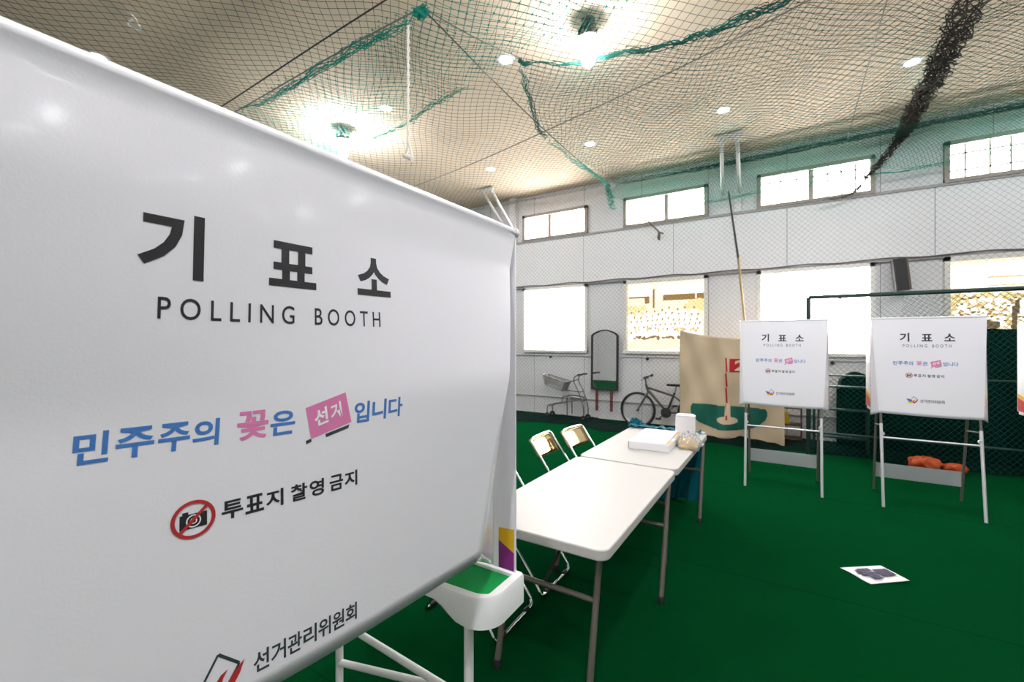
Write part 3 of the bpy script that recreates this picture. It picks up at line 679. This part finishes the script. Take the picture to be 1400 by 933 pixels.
MB().tube([(-.345, 0, .80), (-.355, 0, .90), (-.39, 0, .93)], .014, 10).build('stem', M['bike'], t, True)
hb = MB().tube(smoothpath([(-.24, -.29, .965), (-.30, -.16, .94), (-.39, 0, .93), (-.36, .16, .94), (-.30, .29, .965)], 6), .012, 10).build('handlebar', M['rubber'], t, True)
for s in (-1, 1):
    MB().tube([(-.245+(0 if s < 0 else -.055), s*.30, .967), (-.28+(0 if s < 0 else -.02), s*.20, .948)], .018, 10).build('grip', M['rubber'], hb, True)
    MB().tube([(-.33, s*.13, .93), (-.37, s*.22, .89)], .007, 6).build('brake_lever', M['tdark'], hb, True)
MB().tube([(.165, 0, .66), (.20, 0, .80)], .012, 10).build('seat_post', M['alu'], t, True)
MB().prism([(-.03, -.02), (.08, -.05), (.20, -.075), (.29, -.06), (.30, 0), (.29, .06), (.20, .075), (.08, .05), (-.03, .02), (-.05, 0)], lambda a, b: (a+.07, b*.8, .795), lambda a, b: (a+.07, b, .835)).build('saddle', M['rubber'], t, True, bevel=.012)
MB().lathe([(.02, -.07), (.09, -.068), (.095, -.06), (.02, -.055)], 24, (.03, 0, .31), 'y').build('chainring', M['tdark'], t, True)
MB().tube([(.03, -.08, .31), (-.09, -.085, .20)], .009, 8).tube([(.03, .08, .31), (.15, .085, .42)], .009, 8).build('crank', M['tdark'], t, True)
for x, y, z in ((-.09, -.13, .20), (.15, .13, .42)): MB().box(x-.045, y-.045, z-.012, x+.045, y+.045, z+.012).build('pedal', M['rubber'], t, bevel=.003)

# pole, speaker, knobs, hook
t = thing('leaning_pole', 'long thin pole leaning on the wall, dark above and tan below', 'pole', (-.55, 8.30, 0))
MB().tube([(.09, -.05, .0), (-.06, .10, 2.0), (-.16, .17, 3.05)], .017, 10).build('tan_shaft', M['pole'], t, True)
MB().tube([(-.16, .17, 3.05), (-.32, .235, 4.25)], [.018, .013], 10).build('dark_tip', M['poled'], t, True)
t = thing('wall_speaker', 'tilted black speaker box mounted on the wall over the cage bar', 'speaker', (1.43, 8.48, 2.36))
mx = Matrix.Rotation(math.radians(5), 4, 'Y')@Matrix.Rotation(math.radians(-6), 4, 'X')
mx = Matrix.Rotation(math.radians(-5.5), 4, 'Y')
MB().box(-.075, -.06, 0, .075, .12, .47, mx).build('cabinet', M['speaker'], t, bevel=.006)
MB().box(-.06, -.068, .02, .06, -.060, .45, mx).build('grille', M['rubber'], t, bevel=.003)
MB().box(.0755, -.055, 0, .10, .12, .47, mx).build('side_cheek', M['spbrown'], t, bevel=.002)
MB().tube([(0, .10, .24), (0, .22, .24)], .015, 8).build('bracket', M['tdark'], t, True)
kn = None
for x, lab in ((-4.45, 'small black wall peg under the window above the walker'), (-2.32, 'small black wall peg under the team photograph'), (.62, 'small black wall peg between the two middle booths')):
    if kn is None:
        kn = tag(MB().lathe([(.012, 0), (.012, -.03), (.028, -.035), (.028, -.05), (.018, -.058)], 14, (0, 0, 0), 'y').build('coat_peg', M['rubber'], None, True), lab, 'peg', 'wall pegs'); kn.location = (x, YW-.001, 1.27)
    else:
        o = kn.copy(); C.objects.link(o); o.location = (x, YW-.001, 1.27); o['label'] = lab
tag(MB().tube(smoothpath([(0, 0, .02), (-.05, -.02, -.03), (-.02, .06, -.05), (.05, .05, -.04), (.10, .02, -.07), (.16, -.03, -.05), (.15, -.08, -.02)], 6), .009, 8).build('wire_hook', M['trim'], None, True), 'loose pale wire hook dangling under the ceiling', 'hook').location = (-5.70, 1.75, ZC-.02)

# cables along the ledge over the lower windows
def cable(name, pts, r, m, label, cat='cable'):
    o = Vector(pts[0]); return tag(MB().tube([p-o for p in smoothpath(pts, 6)], r, 6).build(name, m, None, True), label, cat), o
o, p = cable('ledge_cable', [(-5.3+.35*i, 8.655+.01*math.sin(3*i), 2.865+.012*math.sin(2.1*i)) for i in range(27)], .011, M['dirt'], 'dusty cable lying along the ledge above the lower windows'); o.location = p

# ------------------------------------------------------------------ backlit photographs in two windows
def backlit(x0, x1, z0, z1, label, seed, second=False):
    random.seed(seed); w, h = x1-x0, z1-z0
    t = thing('backlit_photograph', label, 'photograph', (x0, YW+.02, z0))
    MB().box(0, 0, 0, w, .01, h).build('print_sheet', M['ph1'], t)
    def rects(nm, L, m, d):
        b_ = MB()
        for a in L: b_.box(a[0]*w, -d-.002, a[1]*h, a[2]*w, -d, a[3]*h)
        b_.build(nm, m, t)
    def blobs(nm, L, m, d):
        b_ = MB()
        for cx, cz, rx, rz in L:
            nn = 9; ph = random.random()*6
            b_.poly([(min(w-.01, max(.01, cx*w+rx*w*math.cos(-2*PI*k/nn+ph)*(.8+.4*random.random()))), -d, min(h-.01, max(.01, cz*h+rz*h*math.sin(-2*PI*k/nn+ph)*(.8+.4*random.random())))) for k in range(nn)])
        b_.build(nm, m, t)
    if not second:
        rects('building_walls', [(.03, .80, .34, .97), (.40, .78, .98, .97)], M['ph2'], .002)
        rects('building_eaves', [(.02, .775, .27, .80), (.235, .69, .30, .80), (.345, .62, .37, .90), (.48, .725, .99, .81)], M['ph3'], .004)
        rects('building_columns', [(.0, .70, .24, .745), (.42, .70, .47, .85), (.88, .73, .9, .81)], M['ph1'], .006)
        blobs('shrubs', [(random.uniform(.78, .98), random.uniform(.58, .71), .05, .035) for _ in range(10)]+[(random.uniform(.02, .22), random.uniform(.52, .64), .05, .04) for _ in range(9)], M['ph7'], .0065)
        P = []
        for r_ in range(5):
            for k in range(9+2*r_):
                P.append((.06+.90*(k+.5*(r_ % 2))/(9+2*r_)+random.uniform(-.01, .01), .60-.072*r_+random.uniform(-.015, .015)-.10*abs((k/(9+2*r_))-.5)*(1 if k < 5 else .2)))
        blobs('white_uniforms', [(x, z-.055, .034, .05) for x, z in P], M['ph5'], .008)
        blobs('dark_heads', [(x+.006, z+.005, .011, .016) for x, z in P], M['ph3'], .010)
        blobs('tan_faces', [(x, z-.014, .011, .013) for x, z in P], M['ph4'], .0105)
        blobs('shaded_legs', [(random.uniform(.10, .97), random.uniform(.25, .32), .013, .028) for _ in range(36)], M['ph4'], .011)
        blobs('dark_shoes', [(random.uniform(.07, .9), .185+random.uniform(-.02, .02), .022, .016) for _ in range(46)], M['ph3'], .012)
        blobs('white_trousers', [(.1+.05*k, .255+random.uniform(-.02, .02), .018, .05) for k in range(16)], M['ph5'], .0125)
    else:
        rects('building_walls', [(.02, .62, .98, .96)], M['ph2'], .002)
        rects('building_eaves', [(.28, .80, .98, .815), (.28, .715, .98, .725), (.60, .73, .98, .80)], M['ph4'], .004)
        blobs('leaf_mass', [(random.uniform(.02, .98), random.uniform(.30, .62), .06, .04) for _ in range(60)], M['ph7'], .005)
        blobs('pale_figures', [(random.uniform(.03, .97), random.uniform(.28, .58), .026, .026) for _ in range(130)], M['ph5'], .007)
        blobs('tan_spots', [(random.uniform(.02, .98), random.uniform(.28, .62), .02, .014) for _ in range(90)], M['ph4'], .009)
        blobs('dark_spots', [(random.uniform(.02, .98), random.uniform(.30, .62), .015, .010) for _ in range(70)], M['ph3'], .010)
        rects('dark_trunk', [(.44, .26, .475, .50), (.46, .42, .49, .56)], M['ph6'], .011)
        blobs('foot_shrubs', [(random.uniform(.2, .5), random.uniform(.28, .34), .03, .025) for _ in range(12)], M['ph6'], .0115)
    return t
backlit(-2.735, -1.28, 1.44, 2.77, 'sepia team photograph in the window beside the beige banner', 5)
backlit(1.98, 3.435, 1.44, 2.77, 'sepia crowd photograph in the window behind the cage bar', 9, True)

# ------------------------------------------------------------------ cage frame, its netting, and what is stored behind it
t = thing('batting_cage', 'dark green pipe batting cage with netting behind the booths', 'batting cage', (.26, 7.55, 0)); cage = t
MB().tube([(0, 0, 0), (0, 0, 2.24)], .028, 12).build('post', M['gpipe'], t, True)
MB().tube([(0, 0, 2.24), (4.2, 0, 2.24)], .028, 12).build('top_bar', M['gpipe'], t, True)
MB().tube([(4.2, 0, 0), (4.2, 0, 2.24)], .028, 12).build('post', M['gpipe'], t, True)
MB().tube([(0, 0, 1.14), (4.2, 0, 1.14)], .012, 8).tube([(0, 0, .33), (4.2, 0, .33)], .016, 8).build('lower_bar', M['gpipe'], t, True)
MB().tube([(.37, 0, 2.21), (.13, -.02, 1.95), (.06, -.03, 1.86)], .004, 6).build('tie_cord', M['dwire'], t, True)
MB().tube([(.40, -.03, 2.24), (.34, .03, 2.21), (.37, -.03, 2.20)], .012, 6).build('knot', M['dwire'], t, True)

def strands(bounds, cell, ang, surf, inside, r, step, sides=3, knots=0, holes=0, seed=1):
    rnd = random.Random(seed); mb = MB(); V = mb.v; F_ = mb.f; x0, y0, x1, y1 = bounds
    cx, cy = (x0+x1)/2, (y0+y1)/2; R = math.hypot(x1-x0, y1-y0)/2
    offs = [(math.cos(2*PI*k/sides), math.sin(2*PI*k/sides)) for k in range(sides)]
    for fam in (0, 1):
        a = ang+fam*PI/2; d = (math.cos(a), math.sin(a)); q = (-d[1], d[0]); n = int(R/cell)+1
        for i in range(-n, n+1):
            run = []; t_ = -R
            while t_ <= R+step:
                X = cx+q[0]*i*cell+d[0]*t_; Y = cy+q[1]*i*cell+d[1]*t_
                if x0 <= X <= x1 and y0 <= Y <= y1 and inside(X, Y) and not (holes and rnd.random() < holes): run.append(Vector(surf(X, Y)))
                else:
                    if len(run) > 1: _run(V, F_, run, r, sides, offs)
                    run = []
                t_ += step
            if len(run) > 1: _run(V, F_, run, r, sides, offs)
    if knots:
        d = (math.cos(ang), math.sin(ang)); q = (-d[1], d[0]); n = int(R/cell)+1
        for i in range(-n, n+1):
            for j in range(-n, n+1):
                X = cx+q[0]*i*cell+d[0]*j*cell; Y = cy+q[1]*i*cell+d[1]*j*cell
                if x0 <= X <= x1 and y0 <= Y <= y1 and inside(X, Y) and rnd.random() < .75:
                    c = Vector(surf(X, Y)); b = len(V); k = knots*(.6+.9*rnd.random())
                    V += [tuple(c+Vector(p)*k) for p in ((1, 0, 0), (-1, 0, 0), (0, 1, 0), (0, -1, 0), (0, 0, 1), (0, 0, -1))]
                    F_ += [[b, b+2, b+4], [b+2, b+1, b+4], [b+1, b+3, b+4], [b+3, b, b+4], [b+2, b, b+5], [b+1, b+2, b+5], [b+3, b+1, b+5], [b, b+3, b+5]]
    mb.mi = [0]*len(F_); return mb
def _run(V, F_, run, r, sides, offs):
    b = len(V); N = len(run)
    for i, p in enumerate(run):
        t = (run[min(i+1, N-1)]-run[max(i-1, 0)]); t.normalize()
        a = t.cross(Vector((.3, .2, .93)));
        if a.length < .1: a = t.orthogonal()
        a.normalize(); c = t.cross(a)
        for u, w in offs: V.append(tuple(p+(a*u+c*w)*r))
    for i in range(N-1):
        for k in range(sides):
            F_.append([b+i*sides+k, b+i*sides+(k+1) % sides, b+(i+1)*sides+(k+1) % sides, b+(i+1)*sides+k])
def pip(poly):
    def f_(x, y):
        c = False; n = len(poly)
        for i in range(n):
            (x1, y1), (x2, y2) = poly[i], poly[i-1]
            if (y1 > y) != (y2 > y) and x < (x2-x1)*(y-y1)/(y2-y1)+x1: c = not c
        return c
    return f_
al = lambda x, y: True
# cage net: hangs from the bar, drapes to the floor
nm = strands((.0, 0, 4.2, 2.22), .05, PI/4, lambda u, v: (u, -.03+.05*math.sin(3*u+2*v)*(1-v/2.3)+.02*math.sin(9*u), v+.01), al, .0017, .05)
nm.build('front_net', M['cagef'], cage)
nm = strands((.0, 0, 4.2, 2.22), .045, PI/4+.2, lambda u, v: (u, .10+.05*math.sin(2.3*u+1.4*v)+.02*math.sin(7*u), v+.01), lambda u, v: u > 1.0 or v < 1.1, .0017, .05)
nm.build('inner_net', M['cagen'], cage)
def drape(a, b):
    x = 2.55*a+.0; h = 1.10+.14*math.sin(3+9*a) if a < .22 else (1.25 if a < .45 else 1.74)
    k = min(1, max(0, (a-.40)/.06)); h = (1.08+.10*math.sin(5+30*a)*math.exp(-a*6))*(1-k)+1.745*k
    if a < .02: h *= .9
    s = b*(h+.45)
    y = 0 if s < h else s-h
    z = s if s < h else h
    bl = .05*math.sin(16*a+2*z)+.03*math.sin(33*a+5*z)
    return (x, y+bl-.0*z, z+ (.02*math.sin(13*a+y*9) if s > h else 0))
t = thing('storage_cover', 'dark green tarpaulin draped over stored gear behind the cage net', 'tarpaulin', (.62, 8.02, .015))
MB().grid(lambda a, b: drape(a, b), 120, 30).build('tarpaulin', M['tarp'], t, True, solid=.004)
t = thing('storage_rack', 'dim green pipe rack behind the netting between two booths', 'rack', (.34, 7.82, 0))
for x in (0, .62):
    for y in (0, .14): MB().tube([(x, y, 0), (x, y, .98)], .014, 8).build('upright', M['crate'], t, True)
for z in (.22, .62, .95): MB().box(-.02, -.01, z, .64, .15, z+.022).build('rack_shelf', M['crate'], t, bevel=.002)
t = thing('wooden_shelf', 'low brown shelf unit partly behind the banner edge', 'shelf', (.02, 8.22, 0))
for x in (-.18, .16): MB().box(x, -.12, .0, x+.02, .14, .86).build('side_board', M['shelf'], t, bevel=.002)
for z in (.08, .30, .56, .82): MB().box(-.16, -.12, z, .16, .14, z+.02).build('shelf_board', M['shelf'], t, bevel=.002)
tag(MB().prism([(-.05, -.06), (.06, -.06), (.05, .06), (-.04, .06)], lambda a, b: (a, b, 0), lambda a, b: (a*.8, b*.9, .17)).build('yellow_package', M['ypack'], None, bevel=.008), 'yellow package standing on the brown shelf', 'package').location = (-.02, 8.18, .322)
random.seed(2)
def ob(a, b):
    an = 2*PI*a; ph = PI*b; rr = 1+.12*math.sin(4*an+3*ph)+.08*math.sin(9*an-5*ph)
    return (.16*rr*math.sin(ph)*math.cos(an), .10*rr*math.sin(ph)*math.sin(an), .085+.085*rr*math.cos(ph)*.95)
tag(MB().grid(ob, 36, 18).build('orange_bag', M['orange'], None, True), 'crumpled orange bag on the floor behind the middle booth', 'bag').location = (1.46, 7.38, .004)
tag(MB().grid(lambda a, b: tuple(c*.7 for c in ob(a, b)), 30, 14).build('orange_bag', M['orange'], None, True), 'smaller orange bag beside the larger orange one', 'bag').location = (1.74, 7.40, .004)

# ------------------------------------------------------------------ nets over the hall
ZN = 4.70
def sag(x, y): return -.05*math.sin(1.1*x+.4)*math.sin(.9*y)-.03*math.sin(2.3*x-1.7*y)+.02*math.sin(4.1*x+3*y)
def warp(x, y): return (x+.05*math.sin(1.7*y+.6*x)+.02*math.sin(5*y), y+.05*math.sin(1.5*x+.5*y)+.02*math.sin(4.3*x))
def nobulb(x, y): return (x+1.735)**2+(y-4.25)**2 > .012 and (x+5.84)**2+(y-4.38)**2 > .012 and (x-.38)**2+(y-.20)**2 > .012 and (x-2.37)**2+(y-4.28)**2 > .012 and (x-4.45)**2+(y-.20)**2 > .012
def roofs(x, y):
    k = min(1, max(0, (8.55-y)/.5)); X, Y = warp(x, y)
    return (x+(X-x)*k, y+(Y-y)*k, ZN+sag(x, y)*k+.05*(1-k))
nm = strands((-11, .2, 5, 8.55), .084, PI/4, roofs, lambda x, y: -.531*x+.8475*y > 1.6 and nobulb(x, y), .0023, .168)
tag(nm.build('roof_net', M['net']), 'black netting stretched under the whole ceiling', 'netting')
def wallnet(u, v):
    k = v/4.7
    return (u, 8.60+.012*math.sin(2*u+v)-.03*math.sin(PI*k), v)
nm = strands((-9, .05, 5, 4.72), .060, PI/4, wallnet, al, .0016, .24)
tag(nm.build('wall_net', M['netwall']), 'grey diamond netting hanging down in front of the windowed wall', 'netting')

def green_surf(dz, ph):
    def s_(x, y):
        return (x+.04*math.sin(3.1*y+ph)+.03*math.sin(6.3*x+ph), y+.04*math.sin(2.7*x-ph)+.03*math.sin(5.9*y), ZN+sag(x, y)-dz+.025*math.sin(3.3*x+2.1*y+ph))
    return s_
g2 = [(-9, 2.95), (-6.26, 2.98), (-3.92, 2.92), (-2.84, 2.95), (-1.2, 2.7), (.4, 2.4), (.6, 3.3), (-.6, 3.75), (-1.18, 3.97), (-2.0, 3.99), (-2.61, 4.02), (-2.77, 4.17), (-3.29, 4.15), (-4.47, 4.40), (-5.66, 4.44), (-6.24, 4.6), (-9, 5.0)]
nm = strands((-9, 2.3, .7, 5.1), .075, PI/4+.12, green_surf(.03, .4), (lambda f_: lambda x, y: f_(x, y) and nobulb(x, y))(pip(g2)), .0027, .075, knots=.0085, holes=.02, seed=5)
tag(nm.build('green_net', M['teal']), 'green net patch around the rope, ending in a ragged diagonal edge', 'netting', 'green net patches')
g3 = [(-2.41, 4.07), (-1.89, 4.33), (-1.42, 4.35), (-.87, 4.57), (-.44, 4.61), (-.09, 4.63), (.8, 4.6), (5, 4.0), (5, 8.5), (-2.9, 8.5), (-2.97, 6.8), (-2.96, 5.6), (-2.94, 5.39)]
nm = strands((-3.1, 4.0, 5, 8.5), .066, PI/4-.22, green_surf(.04, 2.1), (lambda f_: lambda x, y: f_(x, y) and nobulb(x, y))(pip(g3)), .0027, .066, knots=.0065, holes=.01, seed=6)
tag(nm.build('green_net', M['teald']), 'large green net spread from the knotted corner toward the gathered net', 'netting', 'green net patches')
def lower(u): return 4.11+.06*math.sin(2.1*u)+.03*math.sin(6*u+1)+(.22*max(0, -1.7-u))
nm = strands((-3.3, 3.9, 5, 4.85), .034, PI/4-.32, lambda u, v: (u+.03*math.sin(9*v), 8.50+.05*math.sin(2.4*u+3*v)-.10*math.sin(PI*(v-3.9)/.95), v), lambda u, v: v > lower(u) and u > -2.96+.10*math.sin(19*v)-.12*(4.85-v), .0026, .034, knots=.004, seed=8)
tag(nm.build('green_net', M['teal']), 'green net skirt hanging across the tops of the upper windows', 'netting', 'green net patches')

def bunch(path, n, spread, r, seed, wob=1.0, density=16):
    rnd = random.Random(seed); mb = MB(); base = smoothpath(path, density)
    L = len(base)
    for k in range(n):
        ph = [rnd.random()*6.28 for _ in range(6)]; fr = [rnd.uniform(.12, .9) for _ in range(3)]; s0 = rnd.uniform(0, .3)*L; s1 = L-rnd.uniform(0, .3)*L
        pts = []
        for i, p in enumerate(base):
            if i < s0 or i > s1: continue
            sp = spread(i/L) if callable(spread) else spread
            pts.append(p+Vector((sp*(math.sin(i*fr[0]+ph[0])+.6*math.sin(i*fr[1]*2+ph[1]))*.6, sp*(math.sin(i*fr[1]+ph[2])+.6*math.sin(i*fr[2]*2+ph[3]))*.6, wob*sp*.5*math.sin(i*fr[2]+ph[4])-.5*sp)))
        if len(pts) > 2: mb.tube(pts, r*rnd.uniform(.7, 1.2), 4)
    return mb
zl = lambda x, y: ZN+sag(x, y)-.05
def P3(L): return [(x, y, zl(x, y)) for x, y in L]
tag(bunch(P3([(-6.3, 2.98), (-5.2, 2.98), (-3.92, 2.95), (-3.3, 3.0), (-2.84, 2.95)]), 14, .055, .0042, 1).build('net_hem', M['teal'], None, True), 'frayed teal hem along the wire by the booth rod', 'net hem', 'gathered net hems')
tag(bunch(P3([(-5.66, 4.44), (-5.1, 4.45), (-4.47, 4.40), (-3.9, 4.22), (-3.29, 4.15), (-2.77, 4.17)]), 8, .05, .0032, 2).build('net_hem', M['teal'], None, True), 'thin ragged teal hem passing behind the hanging rope', 'net hem', 'gathered net hems')
tag(bunch(P3([(-2.45, 4.07), (-1.9, 4.30), (-1.55, 4.40), (-.87, 4.57), (-.44, 4.61), (.3, 4.6), (1.0, 4.55)]), 13, lambda f_: .018+.055*f_, .0046, 3).build('net_hem', M['teald'], None, True), 'dark green gathered hem running from the knotted corner past the hanging bulb', 'net hem', 'gathered net hems')
tag(bunch(P3([(-2.43, 4.05), (-2.7, 4.7), (-2.94, 5.39), (-2.97, 5.7)]), 11, .045, .0040, 4).build('net_hem', M['teald'], None, True), 'green gathered hem dropping from the knotted corner', 'net hem', 'gathered net hems')
tag(bunch(P3([(-2.97, 5.6), (-2.98, 6.3), (-2.98, 7.2), (-2.95, 8.1)])+[(-3.0, 8.4, 4.62), (-2.95, 8.42, 4.42), (-2.92, 8.42, 4.30)], 13, lambda f_: .05+.09*max(0, f_-.5), .0040, 5).build('net_hem', M['teal'], None, True), 'teal gathered hem trailing down between the first two upper windows', 'net hem', 'gathered net hems')
tag(bunch([(-2.75, 8.40, 4.33), (-1.8, 8.43, 4.12), (-.9, 8.43, 4.10), (0, 8.42, 4.17), (1.0, 8.43, 4.12), (2.0, 8.43, 4.14), (3.2, 8.43, 4.25)], 5, .035, .0030, 6).build('net_hem', M['teal'], None, True), 'teal lower hem strung across the upper windows', 'net hem', 'gathered net hems')
tag(bunch([(-2.9, 8.40, 4.74), (-1.5, 8.40, 4.72), (0, 8.40, 4.72), (1.5, 8.38, 4.72), (3, 8.38, 4.72), (5, 8.38, 4.72)], 22, .055, .0032, 7).build('net_hem', M['teald'], None, True), 'green folded net edge where ceiling and wall meet', 'net hem', 'gathered net hems')
bun = [(1.15, 3.2, 4.66), (1.28, 4.4, 4.64), (1.35, 5.5, 4.62), (1.38, 6.3, 4.63), (1.39, 7.1, 4.65), (1.40, 7.8, 4.66), (1.46, 8.25, 4.72), (1.40, 8.30, 4.62), (1.27, 8.36, 4.42), (1.05, 8.40, 4.14), (.98, 8.42, 4.08)]
tag(bunch(bun, 24, lambda f_: .135*(1-.78*max(0, f_-.35)/.65), .0050, 8, density=20).build('gathered_net', M['net'], None, True), 'dark bunched net rolled up in a long sagging band', 'gathered net')
# knot at the corner
tag(bunch([(-2.44, 4.03, zl(-2.4, 4.05)+.02), (-2.40, 4.08, zl(-2.4, 4.05)-.02), (-2.36, 4.11, zl(-2.4, 4.05))], 14, .028, .005, 9).build('net_knot', M['teald'], None, True), 'tight dark green knot where two net hems meet', 'knot')
tag(bunch([(-2.90, 2.95, ZN-.02), (-2.84, 2.96, ZN-.06), (-2.80, 2.97, ZN-.02)], 16, .05, .005, 10).build('net_knot', M['teal'], None, True), 'loose teal knot where the rope hangs from crossing wires', 'knot')
for x, y, lab in ((-1.735, 4.25, 'dark green net tuft round the bulb above the net corner'), (-5.84, 4.38, 'dark green net tuft round the bulb over the booth rod')):
    pts = [(x+.085*math.cos(k*.7), y+.085*math.sin(k*.7), ZN+.13+.012*math.sin(k*2)) for k in range(10)]
    tag(bunch(pts, 9, .028, .005, 12, density=4).build('net_tuft', M['teald'], None, True), lab, 'net tuft')

def wire(name, pts, r, m, label, cat='wire', group=None):
    p = Vector(pts[0]); o = tag(MB().tube([q-p for q in smoothpath(pts, 6)], r, 6).build(name, m, None, True), label, cat, group); o.location = p; return o
G = 'wires carrying the net'
wire('net_wire', [(-6.3, 6.30, 4.66), (-4.5, 5.93, 4.62), (-2.88, 5.57, 4.63), (-.96, 5.06, 4.63), (.03, 4.72, 4.63), (1.6, 4.2, 4.64)], .0075, M['wire'], 'pale rope running diagonally under the net past the ceiling lights', 'rope', G)
wire('net_wire', [(-2.83, 2.95, 4.67), (-2.9, 4.5, 4.64), (-2.95, 6.3, 4.64), (-2.97, 8.45, 4.69)], .0065, M['dwire'], 'dark wire running from the rope knot toward the upper windows', 'wire', G)
wire('net_wire', [(-9, 2.90, 4.69), (-6.3, 2.84, 4.68), (-3.69, 2.75, 4.68), (-1, 2.70, 4.69)], .0075, M['dwire'], 'dark wire parallel above the frayed hem, over the booth', 'wire', G)
wire('net_wire', [(-9, 3.0, 4.66), (-6.3, 2.97, 4.645), (-3.92, 2.93, 4.645), (-2.84, 2.95, 4.66)], .0075, M['wire'], 'paler wire carrying the frayed hem over the booth', 'wire', G)
wire('net_wire', [(.75, 2.6, 4.67), (.75, 5.1, 4.64), (.76, 7.4, 4.65), (.78, 8.45, 4.70)], .0060, M['wire'], 'thin wire crossing the net beside the gathered net', 'wire', G)
wire('net_wire', [(-2.83, 2.95, 4.67), (-2.62, 3.5, 4.63), (-2.42, 4.05, 4.66)], .0060, M['wire'], 'short pale wire from the rope knot to the net corner knot', 'wire', G)

t = thing('hanging_rope', 'white knotted rope hanging down from the wire crossing', 'rope', (-3.02, 2.98, 3.36))
r1 = MB()
for s in (0, PI): r1.tube([(.008*math.cos(k*.8+s), .008*math.sin(k*.8+s), .12+k*.02) for k in range(60)], .008, 6)
r1.tube(smoothpath([(.0, 0, .14), (-.02, .01, .06), (-.035, .0, .0), (.0, -.01, -.02), (.05, .0, -.035), (.03, .01, .03), (.005, 0, .12)], 6), .012, 6)
r1.build('rope_strand', M['rope'], t, True)
MB().tube([(-.05, 0, .015), (.0, 0, -.01), (.055, 0, -.04)], .022, 8).build('end_knot', M['rope'], t, True)
# cords tangled at the upper windows
wire('tangled_cord', [(-2.377, 8.570, 4.017), (-2.325, 8.570, 3.945), (-2.276, 8.570, 3.948), (-2.161, 8.570, 3.811), (-2.068, 8.570, 3.698), (-2.086, 8.570, 3.603), (-2.058, 8.570, 3.554), (-2.047, 8.570, 3.678), (-1.983, 8.570, 3.655)], .014, M['dirt'], 'dark frayed cord dangling below the second upper window', 'cord')
tag(bunch([(.45, 8.40, 3.86), (.62, 8.38, 3.83), (.80, 8.38, 3.86), (.92, 8.40, 3.95), (1.0, 8.42, 4.08)], 12, .03, .005, 21).build('tangled_cord', M['dirt'], None, True), 'brown tangle of cords on the sill below the gathered net', 'cord')
